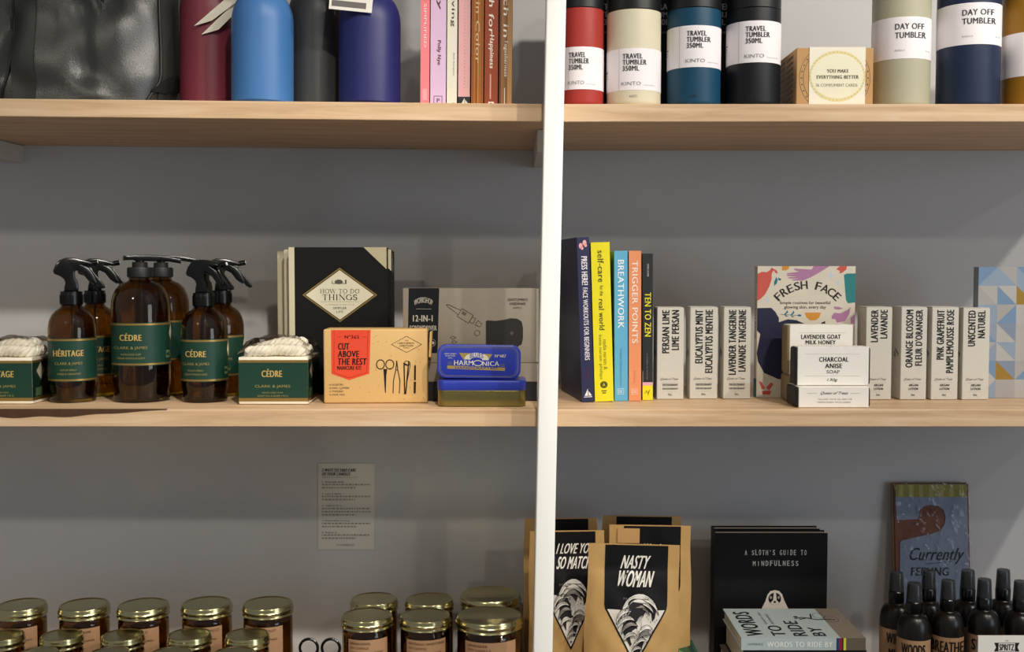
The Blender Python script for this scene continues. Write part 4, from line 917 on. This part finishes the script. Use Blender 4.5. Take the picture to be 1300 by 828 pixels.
# ================================================================ lower left shelf: candles, care card, wick trimmer
ASH = M('soy_wax', '#d8c79a', 0.6)
def candle(label, pxc, pyc, wpx, name, group, Yc=None, zt=None, words_=None, lyaw=-.3, big=False):
    if Yc is None: p = atZ(pxc, pyc, zt); Yc = p.y
    p = atY(pxc, pyc, Yc); zt = p.z; k = (Yc - CAM.y) / F; R = wpx / 2 * k / math.sqrt(1 + ((pxc - CX) / F) ** 2)
    t = thing(name, label, 'candle', (p.x, Yc, ZB + .0003), (0, 0, face_cam(p.x, Yc)), group); H = zt - ZB; Rj = R * .955; hl = .0145
    m = MB(); zj = H - hl + .001
    m.lathe([(Rj - .004, 0), (Rj - .0008, .002), (Rj, .006), (Rj, zj - .010), (Rj * .985, zj - .006), (Rj * .93, zj - .003), (Rj * .92, zj), (Rj * .86, zj), (Rj * .87, zj - .005), (Rj - .003, zj - .011), (Rj - .003, .006), (0.002, .005)], AMBER, 48); m.build('glass_jar', t)
    m = MB(); m.lathe([(Rj - .0036, .0062), (Rj - .0036, zj * .80), (.001, zj * .80)], ASH, 40); m.build('wax', t)
    m = MB(); z = H - hl
    m.lathe([(R * .965, z), (R * .995, z + .0012), (R * .975, z + .0028), (R * .965, z + .0040), (R * .97, z + .0052), (R, z + .0064), (R, z + .0078), (R * .975, z + .0090), (R * .965, z + .0110), (R * .955, z + .0128), (R * .935, z + .0142), (R * .90, z + hl), (R * .87, z + hl - .0004), (R * .85, z + hl - .0010), (.0008, z + hl - .0010)], BRASS, 64); m.build('lid', t)
    if words_:
        z1, z0 = zj - .0105, zj - .065
        m = MB(); a0_, a1_ = lyaw - .86, lyaw + .86
        m.lathe([(Rj + .0003, z0), (Rj + .0003, z1)], KRAFTL, 40, a0_, a1_)
        def fn(u, v, o):
            a = a0_ + u * (a1_ - a0_); r = Rj + .0003 + o; return Vector((r * math.sin(a), -r * math.cos(a), z1 - v * (z1 - z0)))
        i = Ink(m, fn, (a1_ - a0_) * Rj, z1 - z0); dk = ink('#4b3423')
        i.text(words_, .06, .06, min(.95, .06 + .048 * len(words_)), .115, dk, bold=.02); i.text('SOY CANDLE', .06, .17, .50, .22, dk); i.text('HANDMADE IN CALIFORNIA', .06, .285, .86, .325, dk); i.text('NET WT 7.2 OZ', .06, .385, .55, .425, dk)
        m.build('label', t)
ZL = 1.067
for pxc, wpx, wd, pos in ((27.5, 69, 'AMBER & MOSS', 'at the left edge'), (107, 69, 'SANDALWOOD ROSE', 'second from left in back row'), (182, 69.5, 'GOLDEN COCONUT', 'middle of the back row'), (262.5, 68, 'TEAKWOOD & TOBACCO', 'fourth from left in back row'), (340, 67, 'SWEET GRAPEFRUIT', 'at the right end of back row')):
    candle('amber candle jar with brass lid and kraft label, ' + pos, pxc, 767.5 if pxc < 220 else 765.5, wpx, 'candle_jar', 'amber candle jars with brass lids', zt=ZL, words_=wd, lyaw=-.25)
for pxc, pos in ((4, 'cut off by the left edge'), (78.5, 'second from the left'), (156, 'third from the left'), (240.5, 'fourth from the left'), (314, 'at the right end')):
    candle('small candle tin with brass lid in the middle row, ' + pos, pxc, 806 if pxc < 200 else 805, 58.5, 'small_candle', 'small candles in the middle row', Yc=CAM.y + 1.413, words_='SANDALWOOD' if pxc < 200 else 'TEAKWOOD', lyaw=-.1)
for pxc, pos in ((48, 'leftmost of the four'), (138.5, 'second of the four'), (217, 'third of the four'), (297, 'rightmost of the four')):
    candle('small brass-lidded candle in the front row at the bottom edge, ' + pos, pxc, 829, 58, 'small_candle', 'small candles in the front row', Yc=CAM.y + 1.350, words_='GOLDEN COCONUT', lyaw=-.1)
for pxc, pyc, wpx, big, wd, lab in ((475, 760, 62.5, 0, None, 'amber candle jar behind the SANDALWOOD one in the right group'), (545, 760.5, 64, 0, None, 'amber candle jar in the middle of the right group, back row'), (623, 754, 80, 1, None, 'large amber candle jar in the shade, right group, back row'),
                              (466, 780.5, 67.5, 0, 'SANDALWOOD', 'amber candle jar labelled SANDALWOOD, right group, front row'), (540, 781, 67, 0, 'PATCHOULI SWEETGRASS', 'amber candle jar in the middle of the right group, front row'), (621.5, 781, 87, 1, 'LAVENDER', 'large amber candle jar in the front row beside the white post')):
    Yc = CAM.y + (1.452 if pyc > 770 else 1.541) + (.0 if not big else .008)
    candle(lab, pxc, pyc, wpx, 'large_candle_jar' if big else 'candle_jar', 'amber candle jars with brass lids', Yc=Yc, words_=wd, lyaw=.04, big=big)
# candle care card on the wall
x0, x1, z0, z1 = rect(403.5, 588.5, 475, 698, -.0012)
m = MB(); m.box(x0, x1, -.0011, -.0002, z0, z1, M('card_stock', '#d2cec6', 0.6, var=0.02))
i = front_ink(m, x0, x1, -.0011, z0, z1); d = ink('#3a3734'); g = ink('#77726c')
i.text('5 WAYS TO TAKE CARE', .07, .06, .67, .095, d, bold=.06, shear=.25); i.text('OF YOUR CANDLES', .07, .105, .57, .14, d, bold=.06, shear=.25); i.text('Make sure to enjoy and burn safely', .07, .152, .70, .168, g)
for q, (vy, hd_, n) in enumerate(((.205, '1. Trim the wick', 2), (.342, '2. Let it burn', 2), (.482, '3. Safety first', 3), (.655, '4. Know when to stop', 2), (.79, '5. Reuse it', 2))):
    i.text(hd_, .065, vy, .065 + .0245 * len(hd_), vy + .018, d, bold=.06); greek(i, .065, vy + .032, .93, vy + .032 + .036 * n, n, ink('#938e86'), rng)
i.text('P.F. CANDLE CO', .33, .935, .64, .955, g, bold=.02)
for v in m.v: v.x += (v.z - z0) * .008
tag(m.build('care_card'), 'small printed candle care card fixed to the wall', 'card')
# wick trimmer standing on its blades
t = thing('wick_trimmer', 'black looped handles of a wick trimmer between the candle groups', 'trimmer', (atY(406, 820, -.235).x, -.235, ZB + .0005))
pz = atY(406, 812, -.235).z - ZB
for s_ in (-1, 1):
    m = MB(); P = [(s_ * .0145 + .0118 * math.cos(q * 2 * PI / 22), .0, pz - .012 + .012 * math.sin(q * 2 * PI / 22)) for q in range(22)]
    m.tube(P, .0019, BLACKP, 8, True); m.tube([(s_ * .012, 0, pz - .0235), (s_ * .006, 0, pz - .045), (-s_ * .002, s_ * .001, .030), (-s_ * .006, s_ * .001, .002)], [.0019, .002, .0022, .0012], BLACKP, 8); m.build('handle', t)

# ================================================================ lower right shelf
# --- coffee pouches
POUCH = M('kraft_pouch', '#b8925a', 0.55, spec=0.4, var=0.08, vscale=60, bump=0.5, bscale=45); LAB = M('black_pouch_label', '#0d0c0e', 0.5, spec=0.3, var=0.05)
def pouch(label, pxl, pxr, top, Yc, words_, sub, flare=1.05, tilt=0.0, tb=.052, seed=1, patch=False, white=True):
    xa, xb = atY(pxl, top + 40, Yc).x, atY(pxr, top + 40, Yc).x; Wd = xb - xa; H = atY((pxl + pxr) / 2, top, Yc).z - ZB - .0006
    t = thing('coffee_pouch', label, 'pouch', ((xa + xb) / 2, Yc, ZB + .0006), (0, tilt, 0), 'kraft drink pouches'); r = random.Random(seed); ph = r.uniform(0, 6)
    def hw(z): return Wd / 2 * (1 + (flare - 1) * min(1, (1 - z / H) * 2.0) + .012 * math.sin(z * 60 + ph))
    def thick(z): f = z / H; return .0022 + tb * (max(0, 1 - f / .86) ** .62 if f < .86 else 0) * (.80 + .2 * min(1, f * 5))
    def surf(s_, z, side=-1):                                    # s_ in -1..1 across
        w = hw(z); y = thick(z) / 2 * (1 - abs(s_) ** 2.6) + .0006
        y += (.0022 * math.sin(6 * s_ + z * 70 + ph) * math.sin(z * 45 + 2 * s_) + .0012 * math.sin(14 * s_ - z * 90)) * (1 - s_ * s_) * min(1, max(0, (1 - z / H) * 3)) * min(1, z / .03)
        if abs(z / H - .845) < .02: y += .00025 * math.cos((z / H - .845) / .02 * PI / 2)
        return Vector((w * s_, side * y, z))
    NX, NZ = 28, 56; m = MB(); V = []
    for side in (-1, 1):
        for j in range(NZ + 1):
            for a in range(NX + 1): V.append(surf(2 * a / NX - 1, H * j / NZ, side))
    q0 = (NX + 1) * (NZ + 1); Fc = []
    for side in (0, 1):
        for j in range(NZ):
            for a in range(NX): f = [side * q0 + j * (NX + 1) + a, side * q0 + j * (NX + 1) + a + 1, side * q0 + (j + 1) * (NX + 1) + a + 1, side * q0 + (j + 1) * (NX + 1) + a]; Fc.append(f if side == 0 else f[::-1])
    for a in range(NX): Fc.append([a + 1, a, q0 + a, q0 + a + 1]); o = NZ * (NX + 1); Fc.append([o + a, o + a + 1, q0 + o + a + 1, q0 + o + a])
    for j in range(NZ):
        for a in (0, NX): b0, b1 = j * (NX + 1) + a, (j + 1) * (NX + 1) + a; Fc.append([b0, b1, q0 + b1, q0 + b0] if a == 0 else [b1, b0, q0 + b0, q0 + b1])
    m.add(V, Fc, POUCH, True); m.build('bag', t)
    # sleeve label with pointed foot, following the bag front
    m = MB(); LH = .62 * H; LWd = .70 * Wd; side_end = .52; cs = .04
    def fn(u, v, o): x = (u - .5 + cs) * LWd; z = H - .0008 - v * LH; p_ = surf(max(-1, min(1, x / hw(z))), z); return Vector((x, p_.y - .0006 - o * 4, z))
    i = Ink(m, fn, LWd, LH)
    def shape(v): return .5 if v < side_end else .5 * (1 - (v - side_end) / (1 - side_end))
    def vee(v0, v1, ins, mat, layer, n=30):
        V = []; k_ = 12
        for j in range(n + 1):
            v = v0 + (v1 - v0) * j / n; h_ = max(0, shape(v) - ins)
            for a in range(k_ + 1): V.append(fn(.5 - h_ + 2 * h_ * a / k_, v, STEP * layer))
        m.add(V, [[j * (k_ + 1) + a, j * (k_ + 1) + a + 1, (j + 1) * (k_ + 1) + a + 1, (j + 1) * (k_ + 1) + a] for j in range(n) for a in range(k_)], mat, True)
    vee(0, 1, 0, LAB, 0)
    w = ink('#e3ded4'); g = ink('#6a6668'); bk = LAB
    for q, (s_, u0, u1, v0, v1) in enumerate(words_): i.text(s_, u0, v0, u1, v1, w, bold=.03, shear=.28, layer=2)
    if sub: i.text(sub, .3, .435, .7, .455, g, layer=2)
    if white:
        vee(.535, .965, .03, ink('#d9d3c8'), 1)
        # curling wave: overlapping crescents with dark outlines
        def cres(cu, cv, r, a0_, a1_, th, fill, lay):
            P = []; n = 12
            for q in range(n + 1): a = a0_ + (a1_ - a0_) * q / n; P.append((cu + r * math.cos(a), cv + r * .68 * math.sin(a)))
            for q in range(n, -1, -1): a = a0_ + (a1_ - a0_) * q / n; rr = r - th * math.sin(PI * q / n) ** .8; P.append((cu + rr * math.cos(a) + .004, cv + rr * .68 * math.sin(a) + .003))
            P = [(.5 + max(-1, min(1, (u - .5) / max(.01, shape(v) - .045))) * max(.01, shape(v) - .045), v) for u, v in P]
            i.poly(P, fill, lay)
            for k2 in (.3, .6):
                L = []
                for q in range(2, n - 1): a = a0_ + (a1_ - a0_) * q / n; rr = r - th * k2 * math.sin(PI * q / n) ** .8; L.append((cu + rr * math.cos(a), cv + rr * .68 * math.sin(a)))
                i.line(L, .00035, ink('#55504c') if fill is not bk else w, lay + .4)
            i.line(P, .0005, bk, lay + .5, True)
        clip = lambda u, v: abs(u - .5) < shape(v) - .02
        i.poly([(.20, .62), (.26, .52), (.36, .455), (.5, .43), (.62, .43), (.74, .47), (.82, .54), (.80, .60), (.76, .63), (.74, .56), (.66, .53), (.60, .60), (.58, .70), (.64, .78), (.60, .86), (.5, .94), (.40, .82), (.30, .72)], ink('#2a272a'), 2)
        for lay, (cu, cv, r, a0_, a1_, th) in enumerate(((.56, .60, .30, PI, 1.95 * PI, .075), (.55, .60, .235, PI * 1.02, 1.93 * PI, .06), (.54, .61, .185, PI * 1.05, 1.9 * PI, .05), (.36, .63, .17, .95 * PI, 1.8 * PI, .05), (.36, .68, .15, PI, 1.8 * PI, .05), (.42, .73, .15, PI, 1.75 * PI, .05), (.43, .79, .12, PI, 1.75 * PI, .045), (.66, .73, .12, 1.05 * PI, 1.95 * PI, .05), (.64, .78, .12, PI, 1.9 * PI, .045), (.58, .83, .12, PI, 1.85 * PI, .045), (.52, .88, .09, PI, 1.85 * PI, .04))):
            cres(cu, cv, r, a0_, a1_, th, w if lay % 3 != 2 else ink('#8d8780'), 3 + lay * .7)
        for q in range(9): a = .1 * q; i.line([(.42 + .022 * q, .52 + .003 * q * q * .3), (.50 + .012 * q, .60), (.53 + .004 * q, .70)], .0005, w, 3)
        for q in range(26):
            u, v = rng.uniform(.62, .94), rng.uniform(.56, .74)
            if clip(u, v): i.ell(u, v, .006, .004, bk, 2, 6)
    m.build('label', t)
    if patch:
        m = MB(); m.box(-Wd * .40, -Wd * .13, -.0032, -.0026, H - .024, H - .004, KRAFT); tag(m.build('price_patch', t), 'plain kraft sticker on the label')
    return t
pouch('back kraft pouch, tallest, third behind the NASTY WOMAN pouch', 762, 862, 655, -.125, [('MOON', .3, .6, .16, .23)], None, tilt=.012, seed=3, white=False, tb=.05)
pouch('kraft pouch right behind the NASTY WOMAN pouch with a kraft sticker', 770, 873, 667, -.188, [('Wanderer', .34, .86, .15, .21)], 'OUR TRUE STORY', tilt=.015, seed=5, patch=True, tb=.052)
pouch('front kraft pouch with a black label reading NASTY WOMAN', 742, 856, 691, -.252, [('NASTY', .27, .70, .085, .20), ('WOMAN', .20, .76, .215, .345)], 'MACA POWDER', flare=1.06, tilt=.025, seed=2, tb=.056)
pouch('kraft pouch behind the I LOVE YOU SO MATCHA pouch', 668, 760, 658, -.130, [('MONEY', .20, .56, .155, .235), ('TALK', .62, .9, .15, .23)], None, tilt=-.01, seed=7, tb=.05, white=False)
pouch('kraft pouch with a black label reading I LOVE YOU SO MATCHA', 675, 770, 674, -.198, [('I LOVE YOU', .27, .97, .10, .19), ('SO MATCHA', .27, 1.0, .215, .315)], 'MATCHA', tilt=-.012, seed=9, tb=.05)

# --- sloth books, standing, and the lying books
BLK = M('black_cover', '#080809', 0.5, spec=0.3, var=0.08)
def sloth(i):
    w = ink('#c9c5bd')
    r = random.Random(2)
    for s_, v0, u0, u1 in (("A SLOTH'S GUIDE TO", .108, .262, .82), ('MINDFULNESS', .178, .333, .75)):
        n = len(s_); x = u0; st = (u1 - u0) / n
        for c in s_:
            if c != ' ': i.text(c, x + st * (.36 if c in "I'" else .14), v0 + r.uniform(-.002, .003), x + st * (.54 if c in "I'" else .82), v0 + (.034 if c != "'" else .012), w, bold=.04)
            x += st
    f = ink('#cbbfb4'); k = ink('#141213'); o = ink('#4b433d')
    T_ = lambda L: [(u + .037, .37 + (v - .665) * .68) for u, v in L]
    def E_(cu, cv, ru, rv, mat, lay, n=28): i.ell(cu + .037, .37 + (cv - .665) * .68, ru, rv * .85, mat, lay, n)
    i.poly(T_([(.33, 1.12), (.345, 1.0), (.365, .90), (.39, .83), (.42, .765), (.435, .71), (.46, .675), (.50, .665), (.54, .675), (.565, .705), (.585, .765), (.62, .84), (.645, .92), (.66, 1.0), (.67, 1.12)]), f, 1)
    E_(.50, .748, .056, .047, k, 2); i.poly(T_([(.462, .785), (.485, .762), (.492, .68), (.510, .68), (.517, .762), (.540, .785), (.525, .80), (.50, .806), (.475, .80)]), f, 3)
    E_(.465, .735, .010, .012, ink('#9a8f86'), 3, 10); E_(.535, .735, .010, .012, ink('#9a8f86'), 3, 10); E_(.50, .778, .012, .008, k, 4, 10)
    for L in ([(.365, .92), (.385, .88)], [(.60, .90), (.63, .95)], [(.45, .93), (.47, .95), (.485, .96)], [(.54, .94), (.52, .955)]): i.line(T_(L), .0008, o)
for px0, px1, top, Y, lab, fr in ((907, 1050, 677, -.098, 'black sloth book standing at the front, titled with white lettering', sloth), (905, 1040, 671.5, -.076, 'black book peeping out behind the sloth book', None)):
    x0, x1, z0, z1 = rect(px0, top, px1, 800, Y)
    book(lab, .0195, z1 - ZB - .0006, x1 - x0, BLK, (x0, Y + .0098, ZB + .0005), (0, 0, -PI / 2), 'standing black sloth books', front=fr)
def lying(label, px0, px1, ptop, pbot, Y, D_, cover, spine=None, front=None, yaw=0.0, zb=None, group=None):
    x0, x1, z0, z1 = rect(px0, ptop, px1, pbot, Y)
    if zb is not None: z0 = zb
    return book(label, z1 - z0 - .0006, x1 - x0, D_, cover, (x1, Y, (z0 + z1) / 2), (0, -PI / 2, yaw), group, spine=spine, front=front), z0, z1
PB = M('pale_blue_cover', '#a7b3b2', 0.5)
def wsp(i):
    i.rect(0, .768, 1, 1, ink('#5d5547')); i.rect(0, .765, 1, .785, ink('#1f3a63'), 2); i.rect(0, .785, 1, .815, ink('#7e2236'), 2); i.rect(0, .82, 1, .842, ink('#c9c43f'), 2); i.rect(0, .812, 1, .822, ink('#22242c'), 2)
    i.text('WORDS TO RIDE BY', .27, .2, .72, .735, ink('#d8dcd8'), rot=-90, bold=.06) if False else i.text('WORDS TO RIDE BY', .26, .205, .70, .735, ink('#d8dcd8'), rot=-90, bold=.06)
    i.text('LAWRENCE', .42, .05, .6, .175, ink('#6f7a7a'), rot=-90)
def wfr(i):
    # cover seen lying: its head points to the left, its spine to the viewer; u runs away from the viewer, v along the spine
    d = ink('#1d2327'); i.rect(0, .80, 1, 1, ink('#7b7162'))
    for s_, v0, v1, u1 in (('WORDS', .06, .20, .95), ('TO', .27, .38, .40), ('RIDE', .44, .55, .56), ('BY', .60, .70, .34)):
        i.text(s_, .06, v0, u1 if s_ != 'WORDS' else .88, v1, d, bold=.05)
    i.text('Quotes for cyclists', .45, .27, .86, .30, ink('#66706f')); i.text('and dreamers', .45, .32, .8, .35, ink('#66706f'))
    i.line([(.62, .60), (.66, .66), (.60, .74), (.62, .82), (.60, .88)], .003, d); i.line([(.64, .56), (.68, .62), (.66, .68)], .0025, d); i.line([(.66, .70), (.80, .72)], .002, d)
    i.ring(.62, .86, .10, .06, .0006, d); i.ring(.74, .78, .09, .05, .0006, d); i.ell(.70, .575, .025, .02, d)
b_, z0, z1 = lying('pale blue gift book lying on top of the stack, by the sloth book', 941, 1099, 810, 826, -.253, .125, PB, wsp, wfr)
STK = 'books stacked under the gift book'
h3 = (z0 - ZB - .002) / 3
for k_, (dx0, dx1, dy, cov, lab) in enumerate(((3, 1, .004, '#141519', 'black book lying directly under the pale blue gift book'), (-4, -3, .002, '#5a4f45', 'brown book lying in the middle of the stack'), (0, 4, .006, '#2b2e38', 'dark slate book at the bottom of the stack'))):
    Y = -.253 + dy; xa, xb = atY(941 + dx0, 826, Y).x, atY(1099 + dx1, 826, Y).x; zc = z0 - h3 * (k_ + .5) - .0008
    book(lab, h3 - .0007, xb - xa, .127, M('stack_cover_' + cov[1:], cov, 0.5), (xb, Y, zc), (0, -PI / 2, 0), STK)
# low stack to the left: green and dark blue books
zt = atY(885, 811, -.165).z; hh = (zt - ZB - .002) / 2
for k_, (pa, pb, cov, lab, yw) in enumerate(((868, 914, '#1d2438', 'dark blue book lying at the left of the stack, under the green one', .0), (866, 900, '#27543a', 'green book lying on the dark blue book, left of the stack', .0))):
    Y = -.296; xa, xb = atY(pa, 820, Y).x, atY(pb, 820, Y).x
    GC = M('low_cover_' + cov[1:], cov, 0.45)
    book(lab, hh - .0006, xb - xa, .13, GC, (xb, Y, ZB + .0008 + hh * (k_ + .5)), (0, -PI / 2, 0), 'small books lying beside the stack', front=(lambda i: (i.poly([(.3, .1), (.7, .3), (.5, .6), (.2, .5)], ink('#5d9a63')), i.rect(.1, .7, .9, .9, ink('#1f3f38')))) if k_ else None)

# --- dark mist bottles with caps
FROST = M('frosted_cap', '#7c7f82', 0.22, var=0.03, trans=0.9, ior=1.3); MIST = M('dark_mist_bottle', '#15110e', 0.3, spec=0.45, var=0.1)
def mist(label, pxc, ptop, Yc, wpx, word=None):
    p = atY(pxc, ptop, Yc); k = (Yc - CAM.y) / F; R = wpx / 2 * k / math.sqrt(1 + ((pxc - CX) / F) ** 2); H = p.z - ZB
    t = thing('mist_bottle', label, 'bottle', (p.x, Yc, ZB + .0003), (0, 0, face_cam(p.x, Yc)), 'dark mist bottles'); z = lambda q: H - q * k
    m = MB(); zs = z(63); m.lathe([(R - .003, 0), (R - .0004, .002), (R, .005), (R, zs)] + [(R * (.50 + .50 * math.cos(q * PI / 16)), zs + (z(40) - zs) * math.sin(q * PI / 16)) for q in range(1, 9)] + [(R * .42, z(38))], MIST, 44); m.build('body', t)
    m = MB(); m.lathe([(R * .47, z(38.5)), (R * .485, z(37.5)), (R * .485, z(24.5)), (R * .45, z(23.5)), (R * .31, z(23.3)), (R * .29, z(8)), (R * .27, z(7.5))], BLACKP, 36); m.build('sprayer', t)
    m = MB(); m.lathe([(R * .47, z(23)), (R * .41, z(1)), (R * .385, z(0)), (.0006, z(0)), (.0006, z(1.2)), (R * .36, z(1.2)), (R * .385, z(2)), (R * .44, z(23))], FROST, 36); m.build('cap', t)
    z1, z0 = z(69), z(69) - .058
    m = MB(); m.lathe([(R + .0003, z0), (R + .0003, z1)], KRAFTL, 44, -1.3, 1.3)
    if word:
        i = cyl_ink(m, R + .0003, z0, z1); d = ink('#201a16'); i.text(word, .5 - .068 * len(word), .09, .5 + .068 * len(word), .34, d, bold=.04); i.text('MIST', .3, .45, .7, .65, d, bold=.04)
    m.build('label', t)
for a in ((1138.5, 727, -.186, 43, 'WIND', 'back row, at the left end'), (1179.5, 724.5, -.186, 42, None, 'back row, second from the left'), (1229, 724, -.186, 43, None, 'back row, third from the left'), (1274, 723.5, -.186, 42, None, 'back row, fourth from the left'),
          (1161, 740.5, -.236, 45, 'WOODS', 'front row, at the left end'), (1204, 737, -.236, 43.5, 'BREATHE', 'front row, second from the left'), (1250, 735.5, -.236, 43.5, 'SLEEP', 'front row, third, behind the white sign'), (1296, 738, -.236, 43, None, 'front row, cut off by the right edge')):
    mist('dark mist bottle with a frosted cap, ' + a[5], a[0], a[1], a[2], a[3], a[4])
# white sign card
Y = -.298; x0, x1, z0, z1 = rect(1241, 807.5, 1345, 900, Y); w = (x1 - x0) / 2; H = z1 - ZB - .0006
t = thing('sign_card', 'white tent card reading SPRITZ in front of the mist bottles', 'card', ((x0 + x1) / 2, Y, ZB + .0006))
m = MB(); m.box(-w, w, 0, .0008, 0, H, WHITE); i = front_ink(m, -w, w, 0, 0, H); d = ink('#231f1e')
i.poly([(.195, .062), (.25, .062), (.25, .142), (.195, .142), (.22, .102)], d); i.poly([(.45, .062), (.505, .062), (.48, .102), (.505, .142), (.45, .142)], d)
i.rect(.25, .062, .45, .066, d); i.rect(.25, .138, .45, .142, d); i.text('SPRITZ', .258, .074, .442, .131, d, bold=.035); i.text('THE', .33, .036, .37, .048, ink('#8a847e')); i.text('ROOM & LINEN SPRAY', .25, .165, .45, .178, ink('#8a847e'))
m.build('front_panel', t)
m = MB(); m.box(-w, w, 0, .0008, 0, H, WHITE)
for v in m.v: v.xyz = Vector((v.x, .0016 + v.y + (H - v.z) * .16, v.z))
m.build('back_panel', t)
# --- wrapped door hanger set leaning on the wall
x0, x1, z0, z1 = rect(1143.5, 620.5, 1240, 740, -.045); w = (x1 - x0) / 2; H = (z1 - ZB) * 1.003; lean = -.10
t = thing('door_hanger_pack', 'cellophane pack of a pale blue door hanger leaning on the wall', 'pack', ((x0 + x1) / 2, -.012 - math.tan(.10) * H, ZB + .0012), (lean, 0, 0))
m = MB(); m.box(-w - .003, w - .002, .0030, .0046, 0, H + .002, M('brown_backing_card', '#6f5338', 0.7)); m.build('backing_card', t)
m = MB(); m.box(-w + .001, w, .0014, .0028, .001, H, M('tan_liner', '#7f4c3c', 0.7, var=0.3, vscale=40)); i = front_ink(m, -w + .001, w, .0014, .001, H); 
m.build('liner', t)
# the hanger: board with a hooked opening
m = MB(); fx = lambda x: -w + .001 + (2 * w - .001) * x; fz = lambda y: H * (1 - y)
sc = 718 / 130.0
def Pp(x, y): return (-w + (x / sc + 1130 - 1143.5) / 96.5 * 2 * w, H - (y / sc + 610 - 620.5) / 119.5 * (z1 - z0))
out = [Pp(85, 62), Pp(595, 60), (w - .001, .004), (-w + .004, .004), Pp(112, 470), Pp(125, 455), Pp(230, 430), Pp(330, 410), Pp(400, 385), Pp(432, 340), Pp(440, 290), Pp(425, 240), Pp(385, 212), Pp(335, 205), Pp(285, 215), Pp(255, 245), Pp(250, 285), Pp(240, 305), Pp(90, 312)]
HB_ = M('pale_blue_board', '#8b94a8', 0.5, var=0.05); m.prism(out, .0002, .0012, HB_)
i = Ink(m, lambda u, v, o: Vector((-w + u * 2 * w, .0002 - o, H * (1 - v))), 2 * w, H); vv = lambda y: 1 - Pp(0, y)[1] / H; uu = lambda x: (Pp(x, 0)[0] + w) / (2 * w)
i.rect(uu(86), vv(62), uu(594), vv(150), ink('#9a9040'), 1)
for q in range(7): i.rect(uu(110 + q * 72), vv(64), uu(140 + q * 72), vv(148), ink('#b3a868'), 2)
d = ink('#2f343a')
i.text('Currently', uu(175), vv(505), uu(560), vv(620), d, bold=.02, shear=.35); i.line([(uu(290), vv(618)), (uu(480), vv(600))], .0008, d)
i.text('FEELING', uu(185), vv(642), uu(455), vv(700), d, bold=.05, shear=.1)
m.build('hanger_board', t)
m = MB(); n = 14; V = []
for a in range(n + 1):
    for b_ in range(n + 1):
        u, v = a / n, b_ / n; V.append((-w - .001 + (2 * w + .002) * u, -.0022 - .0012 * math.sin(17 * u + 9 * v) * math.sin(23 * v + 3 * u), .001 + (H + .001) * v))
m.add(V, [[a * (n + 1) + b_, (a + 1) * (n + 1) + b_, (a + 1) * (n + 1) + b_ + 1, a * (n + 1) + b_ + 1] for a in range(n) for b_ in range(n)], film(), True); tag(m.build('cellophane', t), 'clear crinkled cellophane')
